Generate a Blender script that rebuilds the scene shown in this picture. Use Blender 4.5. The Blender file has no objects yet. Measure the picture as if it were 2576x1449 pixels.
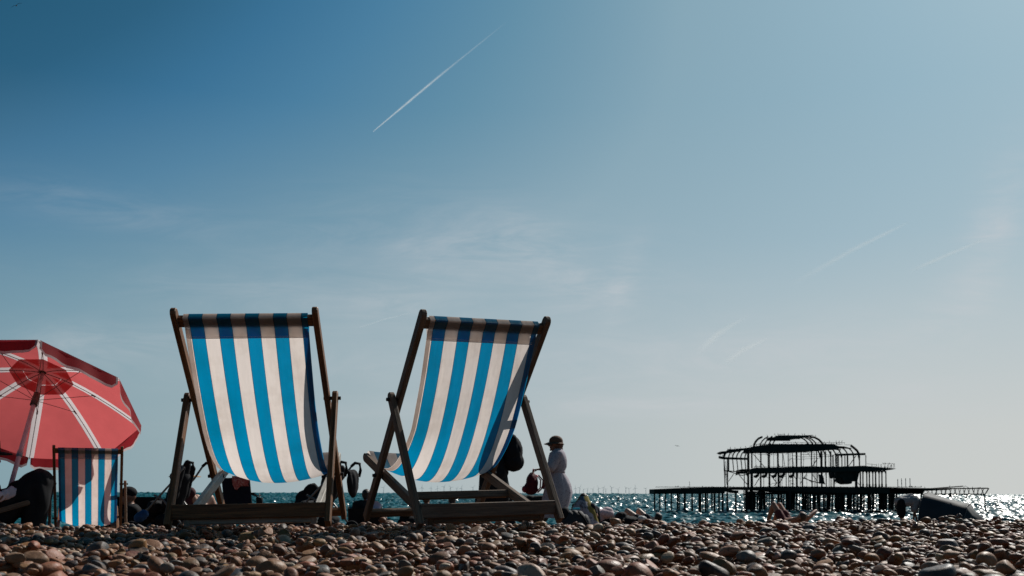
import bpy, bmesh, math, random
import numpy as np
from mathutils import Vector, Matrix, noise as mnoise

# ------------------------------------------------------------------ camera, world, sun
H = 0.14                       # lens height above the shingle crest
F = 2504.0                     # focal length in pixels of a 2576 px wide picture
ROLL = 0.0028
SEA = -4.86
SUN_AZ, SUN_EL = math.radians(38), math.radians(42)
SUN_DIR = Vector((math.sin(SUN_AZ)*math.cos(SUN_EL), math.cos(SUN_AZ)*math.cos(SUN_EL), math.sin(SUN_EL)))
scene = bpy.context.scene
C = scene.collection
R = math.radians

cam_data = bpy.data.cameras.new('camera')
cam_data.sensor_width = 36.0
cam_data.lens = 36.0*F/2576.0
cam_data.shift_y = (1241.0-724.5)/2576.0
cam_data.clip_start = 0.05
cam_data.clip_end = 80000
cam_data.dof.use_dof = True
cam_data.dof.focus_distance = 4.4
cam_data.dof.aperture_fstop = 9.0
cam = bpy.data.objects.new('camera', cam_data)
C.objects.link(cam)
cam.matrix_world = Matrix.Translation((0, 0, H)) @ Matrix.Rotation(-math.atan(ROLL), 4, 'Y') @ Matrix.Rotation(R(90), 4, 'X')
scene.camera = cam

sun_data = bpy.data.lights.new('sun', 'SUN')
sun_data.energy = 4.6
sun_data.angle = R(0.5)
sun_data.color = (1.0, 0.95, 0.88)
sun = bpy.data.objects.new('sun', sun_data)
C.objects.link(sun)
sun.location = SUN_DIR*50
sun.rotation_euler = SUN_DIR.to_track_quat('Z', 'Y').to_euler()

scene.view_settings.view_transform = 'Standard'
scene.view_settings.look = 'None'
scene.view_settings.exposure = 0.0
scene.view_settings.gamma = 1.0
scene.cycles.max_bounces = 8
scene.cycles.diffuse_bounces = 4
scene.cycles.glossy_bounces = 3
scene.cycles.transmission_bounces = 6
scene.cycles.transparent_max_bounces = 16
scene.cycles.use_denoising = True
scene.cycles.sample_clamp_indirect = 6.0
scene.cycles.caustics_reflective = False
scene.cycles.caustics_refractive = False


class NT:
    """small helper round a node tree"""
    def __init__(s, tree):
        s.t = tree; s.n = tree.nodes; s.l = tree.links
        s.n.clear()
    def new(s, kind, **kw):
        nd = s.n.new(kind)
        for k, v in kw.items():
            if k in nd.inputs.keys():
                s.put(nd, k, v)
            else:
                setattr(nd, k, v)
        return nd
    def put(s, nd, key, v):
        if isinstance(v, bpy.types.NodeSocket):
            s.l.new(v, nd.inputs[key])
        else:
            sk = nd.inputs[key]
            if sk.type == 'RGBA' and not isinstance(v, (int, float)) and len(v) == 3: v = (*v, 1)
            sk.default_value = v
    def math(s, op, a, b=0.0, c=None, clamp=False):
        nd = s.n.new('ShaderNodeMath'); nd.operation = op; nd.use_clamp = clamp
        for i, v in enumerate((a, b, c)):
            if v is not None: s.put(nd, i, v)
        return nd.outputs[0]
    def ramp(s, fac, stops, mode='LINEAR'):
        nd = s.n.new('ShaderNodeValToRGB'); cr = nd.color_ramp; cr.interpolation = mode
        while len(cr.elements) < len(stops): cr.elements.new(0.5)
        for e, (p, c) in zip(cr.elements, stops):
            e.position = p; e.color = (*c, 1) if len(c) == 3 else c
        s.put(nd, 0, fac)
        return nd.outputs[0]
    def mix(s, fac, a, b, blend='MIX'):
        nd = s.n.new('ShaderNodeMix'); nd.data_type = 'RGBA'; nd.blend_type = blend
        for sk, v in ((nd.inputs[0], fac), (nd.inputs[6], a), (nd.inputs[7], b)):
            if isinstance(v, bpy.types.NodeSocket): s.l.new(v, sk)
            elif sk.type == 'RGBA': sk.default_value = (*v, 1) if len(v) == 3 else v
            else: sk.default_value = v
        return nd.outputs[2]
    def noise(s, vec, scale, detail=3.0, rough=0.5, dist=0.0):
        nd = s.n.new('ShaderNodeTexNoise')
        if vec is not None: s.l.new(vec, nd.inputs['Vector'])
        nd.inputs['Scale'].default_value = scale; nd.inputs['Detail'].default_value = detail
        nd.inputs['Roughness'].default_value = rough; nd.inputs['Distortion'].default_value = dist
        return nd.outputs['Fac']
    def mapping(s, vec, scale=(1, 1, 1), rot=(0, 0, 0), loc=(0, 0, 0)):
        nd = s.n.new('ShaderNodeMapping')
        s.l.new(vec, nd.inputs['Vector'])
        nd.inputs['Scale'].default_value = scale; nd.inputs['Rotation'].default_value = rot; nd.inputs['Location'].default_value = loc
        return nd.outputs[0]


world = bpy.data.worlds.new('World')
scene.world = world
world.use_nodes = True
w = NT(world.node_tree)
sky = w.new('ShaderNodeTexSky')
sky.sky_type = 'NISHITA'
sky.sun_disc = False
sky.sun_elevation = SUN_EL
sky.sun_rotation = SUN_AZ
sky.air_density = 1.0
sky.dust_density = 1.2
sky.ozone_density = 2.0
sky.altitude = 0
tc = w.new('ShaderNodeTexCoord')
sep = w.new('ShaderNodeSeparateXYZ', Vector=tc.outputs['Generated'])
# thin cirrus: fibrous patches, each at its own place on the sky dome
ysafe = w.math('MAXIMUM', sep.outputs[1], 0.05)
gu = w.math('DIVIDE', sep.outputs[0], ysafe); gv = w.math('DIVIDE', sep.outputs[2], ysafe)
guv = w.new('ShaderNodeCombineXYZ', X=gu, Y=gv, Z=0.0).outputs[0]
patches = None
for pu, pv, su, sv, rot, wt in ((-.03, .240, .17, .048, -8, .70), (.045, .225, .06, .030, -30, .55), (.112, .215, .014, .040, -18, .75), (.485, .265, .026, .075, -14, 1.0), (.45, .20, .03, .06, -30, .4), (-.43, .285, .17, .022, -12, .45), (-.22, .20, .22, .020, -5, .40),
                                (-.36, .150, .26, .026, 3, .6), (.20, .135, .26, .032, 6, .7), (.42, .10, .20, .022, 2, .6), (-.10, .13, .18, .018, 4, .6), (.05, .085, .3, .012, 2, .5)):
    mp = w.mapping(guv, scale=(1, 1, 1), loc=(-pu, -pv, 0))
    mp = w.mapping(mp, rot=(0, 0, R(-rot)))
    q = w.new('ShaderNodeSeparateXYZ', Vector=mp)
    d2 = w.math('ADD', w.math('POWER', w.math('ABSOLUTE', w.math('DIVIDE', q.outputs[0], su)), 2.0), w.math('POWER', w.math('ABSOLUTE', w.math('DIVIDE', q.outputs[1], sv)), 2.0))
    g = w.math('MULTIPLY', w.math('POWER', 2.718, w.math('MULTIPLY', d2, -1.0)), wt)
    patches = g if patches is None else w.math('ADD', patches, g)
n1 = w.noise(w.mapping(guv, scale=(6, 30, 1), rot=(0, 0, R(-24)), loc=(1.3, .4, 0)), 1.0, 9, 0.68, 1.4)
n2 = w.noise(w.mapping(guv, scale=(3, 6, 1), rot=(0, 0, R(20)), loc=(4.3, 2.4, 0)), 1.0, 5, 0.6, 0.8)
fib = w.math('MULTIPLY', w.ramp(n1, [(0.34, (0.12,)*3), (0.72, (1,)*3)]), w.ramp(n2, [(0.30, (0.25,)*3), (0.66, (1,)*3)]))
cl = w.math('MULTIPLY', w.math('MULTIPLY', patches, fib), 0.80, clamp=True)
zc = w.math('MAXIMUM', sep.outputs[2], 0.0)
# deepen the clear sky away from the sun, whiten it through the sea haze near the horizon
lum = w.math('MULTIPLY', w.new('ShaderNodeRGBToBW', Color=sky.outputs[0]).outputs[0], 0.075)
clear = w.ramp(lum, [(0.10, (0.007, 0.035, 0.065)), (0.20, (0.019, 0.098, 0.180)), (0.222, (0.027, 0.118, 0.215)), (0.245, (0.044, 0.165, 0.300)), (0.27, (0.070, 0.210, 0.350)), (0.316, (0.125, 0.275, 0.390)),
                     (0.40, (0.24, 0.385, 0.475)), (0.54, (0.30, 0.455, 0.55)), (0.64, (0.35, 0.50, 0.585)), (1.0, (0.50, 0.60, 0.66))])
dh = w.math('ADD', w.math('MULTIPLY', sep.outputs[0], math.sin(SUN_AZ)), w.math('MULTIPLY', sep.outputs[1], math.cos(SUN_AZ)))
dh01 = w.math('MULTIPLY_ADD', dh, 0.5, 0.5)
hz = w.ramp(dh01, [(0.0, (0.03, 0.06, 0.075)), (0.45, (0.09, 0.16, 0.19)), (0.725, (0.25, 0.365, 0.405)), (0.905, (0.465, 0.515, 0.52)), (0.97, (0.575, 0.595, 0.578)), (0.995, (0.60, 0.612, 0.59))])
hf = w.ramp(zc, [(0.0, (0.97,)*3), (0.06, (0.88,)*3), (0.14, (0.56,)*3), (0.24, (0.17,)*3), (0.36, (0,)*3)])
skyc = w.mix(hf, clear, hz)
skyc = w.mix(cl, skyc, (0.585, 0.60, 0.625))
bg = w.new('ShaderNodeBackground', Color=skyc, Strength=1.0)
wo = w.new('ShaderNodeOutputWorld')
w.l.new(bg.outputs[0], wo.inputs[0])


# ------------------------------------------------------------------ helpers
def at(px, py, Y):
    """the point at distance Y that the photograph shows at pixel (px, py) of a 2576 px wide picture"""
    dx = px-1288.0
    return Vector((dx/F*Y, Y, H+(1241.0-(py-ROLL*dx))/F*Y))

def at4(px, py, Y): return at(px/1.490683, py/1.490683, Y)

GY = np.array([-50, 5.15, 9.0, 16.5, 21.5, 33, 60, 90, 140, 400.0])
GZ = np.array([0, 0, -.30, -.47, -.75, -.98, -2.5, -5.6, -7, -12.0])
def ground(x, y):
    """height of the beach: a flat top that breaks at a crest and falls away to the sea"""
    return np.interp(y, GY, GZ)+0.008*np.clip(np.asarray(x), -3, 3)

MATS = {}
def mat(name, base, rough=0.6, spec=0.3, var=0.25, scale=12.0, bump=0.0, bscale=60.0, trans=0.0, metallic=0.0):
    """plain material with a mottled base colour"""
    if name in MATS: return MATS[name]
    m = bpy.data.materials.new(name); m.use_nodes = True
    t = NT(m.node_tree)
    co = t.new('ShaderNodeTexCoord').outputs['Object']
    n = t.noise(co, scale, 4, 0.6)
    lo = tuple(c*(1-var) for c in base); hi = tuple(min(1, c*(1+var)) for c in base)
    col = t.ramp(n, [(0.3, lo), (0.7, hi)])
    b = t.new('ShaderNodeBsdfPrincipled', Roughness=rough, Metallic=metallic)
    t.put(b, 'Base Color', col); t.put(b, 'Specular IOR Level', spec)
    if bump:
        bn = t.new('ShaderNodeBump', Strength=bump, Distance=0.01, Height=t.noise(co, bscale, 3, 0.6))
        t.put(b, 'Normal', bn.outputs[0])
    out = b.outputs[0]
    if trans:
        tr = t.new('ShaderNodeBsdfTranslucent', Color=col)
        mx = t.new('ShaderNodeMixShader', Fac=trans)
        t.l.new(out, mx.inputs[1]); t.l.new(tr.outputs[0], mx.inputs[2]); out = mx.outputs[0]
    o = t.new('ShaderNodeOutputMaterial'); t.l.new(out, o.inputs[0])
    MATS[name] = m
    return m

def wood(name, dark, light, rough=0.7, grey=0.7):
    if name in MATS: return MATS[name]
    m = bpy.data.materials.new(name); m.use_nodes = True
    t = NT(m.node_tree)
    g = t.new('ShaderNodeAttribute', attribute_name='grain').outputs['Vector']
    f1 = t.noise(t.mapping(g, scale=(5, 120, 120)), 1.0, 4, 0.6, 0.4)
    f2 = t.noise(t.mapping(g, scale=(6, 14, 14), loc=(4, 2, 1)), 1.0, 3, 0.6)
    f3 = t.noise(t.mapping(g, scale=(30, 300, 300)), 1.0, 2, 0.5)
    a = t.ramp(f1, [(0.3, dark), (0.72, light)])
    worn = tuple(0.55*l+0.45*sum(light)/3 for l in light)
    a = t.mix(t.ramp(f2, [(0.46, (0, 0, 0)), (0.66, (grey,)*3)]), a, worn)
    a = t.mix(t.ramp(f3, [(0.62, (0, 0, 0)), (0.75, (0.6,)*3)]), a, tuple(d*0.5 for d in dark))
    b = t.new('ShaderNodeBsdfPrincipled', Roughness=rough)
    t.put(b, 'Base Color', a); t.put(b, 'Specular IOR Level', 0.3)
    bn = t.new('ShaderNodeBump', Strength=0.18, Distance=0.004, Height=t.math('ADD', f1, f3))
    t.put(b, 'Normal', bn.outputs[0])
    o = t.new('ShaderNodeOutputMaterial'); t.l.new(b.outputs[0], o.inputs[0])
    MATS[name] = m
    return m

def tag(o, label=None, cat=None, group=None, kind=None):
    for k, v in (('label', label), ('category', cat), ('group', group), ('kind', kind)):
        if v: o[k] = v
    return o

def empty(name, loc=(0, 0, 0), rz=0.0, label=None, cat=None, group=None):
    o = bpy.data.objects.new(name, None)
    o.empty_display_size = 0.1
    C.objects.link(o)
    o.location = loc; o.rotation_euler = (0, 0, rz)
    return tag(o, label, cat, group)

def link(name, me, m=None, parent=None, smooth=False):
    if m is not None and not me.materials:
        me.materials.append(m)
    if smooth and len(me.polygons):
        me.polygons.foreach_set('use_smooth', np.ones(len(me.polygons), dtype=bool))
    o = bpy.data.objects.new(name, me)
    C.objects.link(o)
    if parent is not None: o.parent = parent
    return o

class MB:
    """collects vertices and faces (and a grain vector per vertex) into one mesh"""
    def __init__(s): s.v = []; s.f = []; s.g = []
    def add(s, vs, fs, gs=None):
        k = len(s.v)
        s.v += [tuple(v) for v in vs]; s.f += [tuple(i+k for i in f) for f in fs]
        s.g += gs if gs else [tuple(v) for v in vs]
        return s
    def plank(s, p, q, wdt, dep, side=(1, 0, 0), round_p=False, round_q=False, ch=0.003):
        """board from p to q; wdt along SIDE, dep across; ends may be rounded in the plane of length and depth"""
        p, q = Vector(p), Vector(q)
        L = (q-p).length; d = (q-p)/L
        sd = Vector(side); sd = (sd-d*sd.dot(d)).normalized(); e = sd.cross(d)
        h = dep/2; out = []
        if round_p:
            for k in range(7):
                a = math.pi/2+math.pi*k/6; out.append((h+h*math.cos(a), h*math.sin(a)))
        else: out += [(0, h), (0, -h)]
        if round_q:
            for k in range(7):
                a = -math.pi/2+math.pi*k/6; out.append((L-h+h*math.cos(a), h*math.sin(a)))
        else: out += [(L, -h), (L, h)]
        n = len(out); vs = []; gs = []
        cx = L/2
        seed = random.random()*7
        for off, shr in ((-wdt/2, ch), (-wdt/2+ch, 0), (wdt/2-ch, 0), (wdt/2, ch)):
            for l, c in out:
                l2 = l+(shr if l < cx else -shr); c2 = c*(1-shr/h)
                vs.append(p+d*l2+e*c2+sd*off); gs.append((l2+seed, c2+seed*3, off+seed*2))
        fs = [tuple(range(n)), tuple(range(4*n-1, 3*n-1, -1))]
        for r in range(3):
            for k in range(n):
                a, b = r*n+k, r*n+(k+1) % n
                fs.append((a, a+n, b+n, b))
        return s.add(vs, fs, gs)
    def tube(s, pts, r, seg=8, caps=True):
        pts = [Vector(p) for p in pts]; n = len(pts)
        rr = r if isinstance(r, (list, tuple)) else [r]*n
        vs = []; fs = []
        ref = Vector((0, 0, 1))
        for i in range(n):
            d = (pts[min(i+1, n-1)]-pts[max(i-1, 0)]).normalized()
            if abs(d.dot(ref)) > 0.95: ref = Vector((1, 0.1, 0)).normalized()
            a = (ref-d*ref.dot(d)).normalized(); b = d.cross(a)
            for k in range(seg):
                t = 2*math.pi*k/seg
                vs.append(pts[i]+(a*math.cos(t)+b*math.sin(t))*rr[i])
        for i in range(n-1):
            for k in range(seg):
                k2 = (k+1) % seg
                fs.append((i*seg+k, i*seg+k2, (i+1)*seg+k2, (i+1)*seg+k))
        if caps: fs += [tuple(range(seg-1, -1, -1)), tuple(range((n-1)*seg, n*seg))]
        return s.add(vs, fs)
    def lathe(s, prof, seg=16, M=None):
        vs = []; fs = []
        for r, z in prof:
            for k in range(seg):
                t = 2*math.pi*k/seg
                v = Vector((r*math.cos(t), r*math.sin(t), z)); vs.append(M @ v if M else v)
        for i in range(len(prof)-1):
            for k in range(seg):
                k2 = (k+1) % seg
                fs.append((i*seg+k, i*seg+k2, (i+1)*seg+k2, (i+1)*seg+k))
        fs += [tuple(range(seg-1, -1, -1)), tuple(range((len(prof)-1)*seg, len(prof)*seg))]
        return s.add(vs, fs)
    def grid(s, P):
        """P[i][j] points"""
        n, m = len(P), len(P[0])
        vs = [v for row in P for v in row]
        fs = [(i*m+j, i*m+j+1, (i+1)*m+j+1, (i+1)*m+j) for i in range(n-1) for j in range(m-1)]
        return s.add(vs, fs)
    def prism(s, poly, vec):
        n = len(poly); vec = Vector(vec)
        vs = [Vector(p) for p in poly]+[Vector(p)+vec for p in poly]
        fs = [tuple(range(n)), tuple(range(2*n-1, n-1, -1))]+[(k, n+k, n+(k+1) % n, (k+1) % n) for k in range(n)]
        return s.add(vs, fs)
    def mesh(s, name='mesh', fix=True):
        me = bpy.data.meshes.new(name)
        me.from_pydata(s.v, [], s.f)
        at_ = me.attributes.new('grain', 'FLOAT_VECTOR', 'POINT')
        at_.data.foreach_set('vector', np.array(s.g, dtype=np.float32).ravel())
        if fix:
            bm = bmesh.new(); bm.from_mesh(me); bmesh.ops.recalc_face_normals(bm, faces=bm.faces); bm.to_mesh(me); bm.free()
        me.update()
        return me
    def build(s, name, m, parent=None, smooth=False, fix=True):
        return link(name, s.mesh(name, fix), m, parent, smooth)

class Blob:
    """overlapping capsules and ellipsoids melted into one continuous skin"""
    def __init__(s): s.b = MB()
    def cap(s, p, r0, q, r1, seg=14):
        p, q = Vector(p), Vector(q)
        d = (q-p); L = d.length
        if L < 1e-6: d = Vector((0, 0, 1))
        d = d.normalized()
        pts = []; rr = []
        for k in range(5):
            a = math.pi/2*(1-k/4.0); pts.append(p-d*r0*math.sin(a)); rr.append(max(r0*math.cos(a), r0*0.05))
        for k in range(5):
            a = math.pi/2*(k/4.0); pts.append(q+d*r1*math.sin(a)); rr.append(max(r1*math.cos(a), r1*0.05))
        s.b.tube(pts, rr, seg)
        return s
    def ell(s, c, r, M=None):
        c = Vector(c); prof = []
        vs = []; fs = []; n, m = 10, 16
        for i in range(n+1):
            th = math.pi*i/n
            for k in range(m):
                a = 2*math.pi*k/m
                v = Vector((r[0]*max(math.sin(th), .02)*math.cos(a), r[1]*max(math.sin(th), .02)*math.sin(a), r[2]*math.cos(th)))
                if M is not None: v = M @ v
                vs.append(c+v)
        for i in range(n):
            for k in range(m):
                k2 = (k+1) % m
                fs.append((i*m+k, (i+1)*m+k, (i+1)*m+k2, i*m+k2))
        fs += [tuple(range(m)), tuple(range((n+1)*m-1, n*m-1, -1))]
        s.b.add(vs, fs)
        return s
    def build(s, name, m, parent=None, voxel=0.01, smooth=3, wrinkle=0.0, wscale=9.0):
        me = s.b.mesh('tmp')
        o = bpy.data.objects.new('tmp', me); C.objects.link(o)
        md = o.modifiers.new('r', 'REMESH'); md.mode = 'VOXEL'; md.voxel_size = voxel
        if smooth:
            ms = o.modifiers.new('s', 'SMOOTH'); ms.factor = 0.5; ms.iterations = smooth
        dg = bpy.context.evaluated_depsgraph_get()
        me2 = bpy.data.meshes.new_from_object(o.evaluated_get(dg))
        bpy.data.objects.remove(o); bpy.data.meshes.remove(me)
        if wrinkle:
            nv = len(me2.vertices)
            co = np.empty(nv*3, dtype=np.float32); no = np.empty(nv*3, dtype=np.float32)
            me2.vertices.foreach_get('co', co); me2.vertices.foreach_get('normal', no)
            co = co.reshape(-1, 3); no = no.reshape(-1, 3)
            a = np.array([abs(mnoise.noise(Vector((c[0]*wscale, c[1]*wscale, c[2]*wscale*0.5))))-.25 for c in co])
            co += no*(a*wrinkle)[:, None]
            me2.vertices.foreach_set('co', co.ravel()); me2.update()
        me2.name = name
        return link(name, me2, m, parent, True)

# ------------------------------------------------------------------ beach, sea
rng = np.random.default_rng(7)
random.seed(5)

def make_beach():
    ys = np.concatenate([np.linspace(-40, 0, 9), np.linspace(.5, 12, 60), np.geomspace(12.5, 140, 50)])
    xs = np.concatenate([-np.geomspace(6, 400, 20)[::-1], np.linspace(-5.5, 5.5, 45), np.geomspace(6, 400, 20)])
    X, Y = np.meshgrid(xs, ys)
    Z = ground(X, Y)-0.055-0.02*(Y < 12)+0.012*np.sin(X*2.1+Y)*np.sin(Y*1.7)
    P = [[(X[i, j], Y[i, j], Z[i, j]) for j in range(len(xs))] for i in range(len(ys))]
    m = bpy.data.materials.new('shingle_base'); m.use_nodes = True
    t = NT(m.node_tree)
    co = t.new('ShaderNodeTexCoord').outputs['Object']
    vo = t.new('ShaderNodeTexVoronoi', Vector=co, Scale=24.0)
    col = t.mix(t.noise(co, 3.0, 4), (0.11, 0.06, 0.036), (0.22, 0.14, 0.09))
    col = t.mix(0.75, col, t.ramp(vo.outputs['Color'], [(.2, (.25,)*3), (.8, (1,)*3)]), 'MULTIPLY')
    b = t.new('ShaderNodeBsdfPrincipled', Roughness=0.75)
    t.put(b, 'Base Color', col)
    bn = t.new('ShaderNodeBump', Strength=0.9, Distance=0.02, invert=True)
    t.put(bn, 'Height', vo.outputs['Distance']); t.put(b, 'Normal', bn.outputs[0])
    o = t.new('ShaderNodeOutputMaterial'); t.l.new(b.outputs[0], o.inputs[0])
    o = MB().grid(P).build('beach', m, None, True)
    tag(o, 'brown shingle beach falling away to the sea', None, None, 'structure')

def make_sea():
    ang = np.radians(np.concatenate([np.linspace(-60, -31.2, 40), np.linspace(-31, 31, 640), np.linspace(31.2, 60, 40)]))
    rad = [76.0]
    while rad[-1] < 60000:
        r_ = rad[-1]
        rad.append(r_+max(0.27, (r_-450)*.0030+.27 if r_ > 450 else 0, r_*.03 if r_ > 3500 else 0))
    rad = np.array(rad)
    na, nr = len(ang), len(rad)
    A, Rr = np.meshgrid(ang.astype(np.float32), rad.astype(np.float32))
    X = np.sin(A)*Rr; Y = np.cos(A)*Rr
    step = np.gradient(rad).astype(np.float32)[:, None]
    lat = (Rr[:, :1]*0.0017)
    cell = np.maximum(step, lat)
    Z = np.zeros_like(X)
    pw_ = np.zeros_like(cell)
    r2 = np.random.default_rng(3)
    for k in range(64):
        lam = 1.0*(34/1.0)**(k/63)*(1+.05*r2.normal())
        th = math.radians(212+r2.normal()*38)
        kx, ky = math.sin(th)*2*math.pi/lam, math.cos(th)*2*math.pi/lam
        att = np.clip(1.9-cell*4.2/lam, 0, 1)*(1.0 if lam < 5 else np.clip((Rr[:, :1]-60*lam+420)/500, .12, 1))
        if att.max() <= 0: continue
        i0 = np.nonzero(att[:, 0] > 0)[0]; lo, hi = i0[0], i0[-1]+1
        ph = (kx*X[lo:hi]+ky*Y[lo:hi]+np.float32(r2.random()*6.28)).astype(np.float32)
        Z[lo:hi] += (att[lo:hi]*lam)*(np.sin(ph)+.22*np.sin(2*ph+1.2))
        pw_ += att**2
    Z *= 0.49*math.sqrt(2)/(2*math.pi)/np.sqrt(np.maximum(pw_, 2.0))
    Z += SEA
    v = np.stack([X, Y, Z], -1).reshape(-1, 3).astype(np.float32)
    i, j = np.meshgrid(np.arange(nr-1), np.arange(na-1), indexing='ij')
    a = (i*na+j).ravel()
    quads = np.stack([a, a+1, a+na+1, a+na], -1).astype(np.int32)
    me = bpy.data.meshes.new('sea')
    me.vertices.add(len(v)); me.vertices.foreach_set('co', v.ravel())
    me.loops.add(quads.size); me.loops.foreach_set('vertex_index', quads.ravel())
    me.polygons.add(len(quads))
    me.polygons.foreach_set('loop_start', np.arange(0, quads.size, 4, dtype=np.int32))
    me.update(calc_edges=True); me.validate()
    m = bpy.data.materials.new('sea_water'); m.use_nodes = True
    t = NT(m.node_tree)
    geo = t.new('ShaderNodeNewGeometry')
    pos = geo.outputs['Position']
    big = t.noise(t.mapping(pos, scale=(0.012, 0.003, 1)), 1.0, 3, 0.5)
    col = t.mix(t.ramp(big, [(0.35, (0,)*3), (0.65, (1,)*3)]), (0.003, 0.062, 0.070), (0.006, 0.095, 0.105))
    b = t.new('ShaderNodeBsdfPrincipled', Roughness=0.28, IOR=1.33)
    t.put(b, 'Base Color', col); t.put(b, 'Specular IOR Level', 1.0)
    # facets of the wind ripples, as slopes added to the swell's own normal
    def slope(scale, rot, freq, detail, amount, loc):
        nd = t.n.new('ShaderNodeTexNoise')
        t.l.new(t.mapping(pos, scale=scale, rot=(0, 0, R(rot)), loc=loc), nd.inputs['Vector'])
        nd.inputs['Scale'].default_value = freq; nd.inputs['Detail'].default_value = detail; nd.inputs['Roughness'].default_value = 0.6
        s_ = t.new('ShaderNodeVectorMath', operation='SUBTRACT'); t.l.new(nd.outputs['Color'], s_.inputs[0]); s_.inputs[1].default_value = (.5, .5, .5)
        m_ = t.new('ShaderNodeVectorMath', operation='MULTIPLY'); t.l.new(s_.outputs[0], m_.inputs[0]); m_.inputs[1].default_value = (amount, amount, 0)
        return m_.outputs[0]
    acc = geo.outputs['Normal']
    for args in (((1, .22, 1), 10, 1.1, 3, 1.5, (0, 0, 0)), ((1, .10, 1), -14, .42, 2, .8, (9, 3, 0)), ((.10, .02, 1), 5, .30, 2, .5, (2, 8, 0))):
        a_ = t.new('ShaderNodeVectorMath', operation='ADD'); t.l.new(acc, a_.inputs[0]); t.l.new(slope(*args), a_.inputs[1]); acc = a_.outputs[0]
    nn_ = t.new('ShaderNodeVectorMath', operation='NORMALIZE'); t.l.new(acc, nn_.inputs[0])
    t.put(b, 'Normal', nn_.outputs[0])
    o = t.new('ShaderNodeOutputMaterial'); t.l.new(b.outputs[0], o.inputs[0])
    o = link('sea', me, m, None, True)
    tag(o, 'choppy teal sea glittering under the sun', None, None, 'structure')

make_beach()
make_sea()

# ------------------------------------------------------------------ deck chairs
WOOD_DARK = wood('oiled_hardwood', (0.045, 0.018, 0.007), (0.26, 0.112, 0.042), 0.6, 0.08)
WOOD_GREY = wood('weathered_wood', (0.058, 0.037, 0.025), (0.19, 0.125, 0.082), 0.7, 0.25)
WOOD_PALE = wood('bleached_wood', (0.20, 0.18, 0.155), (0.44, 0.41, 0.36))
STEEL = mat('dull_steel', (0.05, 0.045, 0.04), 0.5, 0.5, metallic=0.6)

def canvas_mat(name, n, phase, first_blue):
    m = bpy.data.materials.new(name); m.use_nodes = True
    t = NT(m.node_tree)
    uv = t.new('ShaderNodeUVMap', uv_map='cloth').outputs[0]
    sp = t.new('ShaderNodeSeparateXYZ', Vector=uv)
    s = t.math('FRACT', t.math('ADD', t.math('MULTIPLY', sp.outputs[0], n), phase))
    white, blue, line = (0.66, 0.585, 0.545), (0.0, 0.195, 0.37), (0.008, 0.03, 0.07)
    st = [(0.0, line), (0.018, blue), (0.482, line), (0.5, white)]
    col = t.ramp(s, st, 'CONSTANT')
    co = t.new('ShaderNodeTexCoord').outputs['Object']
    weave = t.noise(t.mapping(uv, scale=(260, 420, 1)), 1.0, 2, 0.6)
    col = t.mix(0.16, col, weave, 'OVERLAY')
    dirt = t.ramp(t.noise(co, 4.0, 5, 0.65), [(0.46, (1, 1, 1)), (0.74, (0.76, 0.73, 0.69))])
    col = t.mix(1.0, col, dirt, 'MULTIPLY')
    rb = t.noise(t.mapping(uv, scale=(7, 3, 1)), 1.0, 3, 0.55)
    bn = t.new('ShaderNodeBump', Strength=0.42, Distance=0.014, Height=rb)
    d = t.new('ShaderNodeBsdfDiffuse', Color=col, Normal=bn.outputs[0])
    tr = t.new('ShaderNodeBsdfTranslucent', Color=col, Normal=bn.outputs[0])
    g = t.new('ShaderNodeBsdfGlossy', Color=(1, 1, 1), Roughness=0.35, Normal=bn.outputs[0])
    mx = t.new('ShaderNodeMixShader', Fac=0.76)
    t.l.new(d.outputs[0], mx.inputs[1]); t.l.new(tr.outputs[0], mx.inputs[2])
    m2 = t.new('ShaderNodeMixShader', Fac=0.035)
    t.l.new(mx.outputs[0], m2.inputs[1]); t.l.new(g.outputs[0], m2.inputs[2])
    o = t.new('ShaderNodeOutputMaterial'); t.l.new(m2.outputs[0], o.inputs[0])
    return m

CANVAS = canvas_mat('striped_canvas', 4.42, 0.81, False)
CANVAS_B = canvas_mat('striped_canvas_narrow', 4.5, 0.0, True)

HA = 0.29
AT, AF = (-0.340, 0.879), (0.540, 0.010)
PV = (-0.003, 0.543)
CF = (-0.342, 0.0)
BT, BR = (0.645, 0.316), (-0.295, 0.020)

def cloth(name, rows, us, parent, m, thick=None):
    """sheet: rows of (y, z, length), across at us; returns object with uv map 'cloth'"""
    P = []
    for i, (y, z, l) in enumerate(rows):
        P.append([(u*0.25, y, z) for u in us])
    mb = MB().grid(P)
    me = mb.mesh(name, False)
    uvl = me.uv_layers.new(name='cloth')
    m_ = len(us)
    uvs = [((us[j]+1)/2, rows[i][2]) for i in range(len(rows)) for j in range(m_)]
    for lp in me.loops: uvl.data[lp.index].uv = uvs[lp.vertex_index]
    return link(name, me, m, parent, True)

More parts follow.
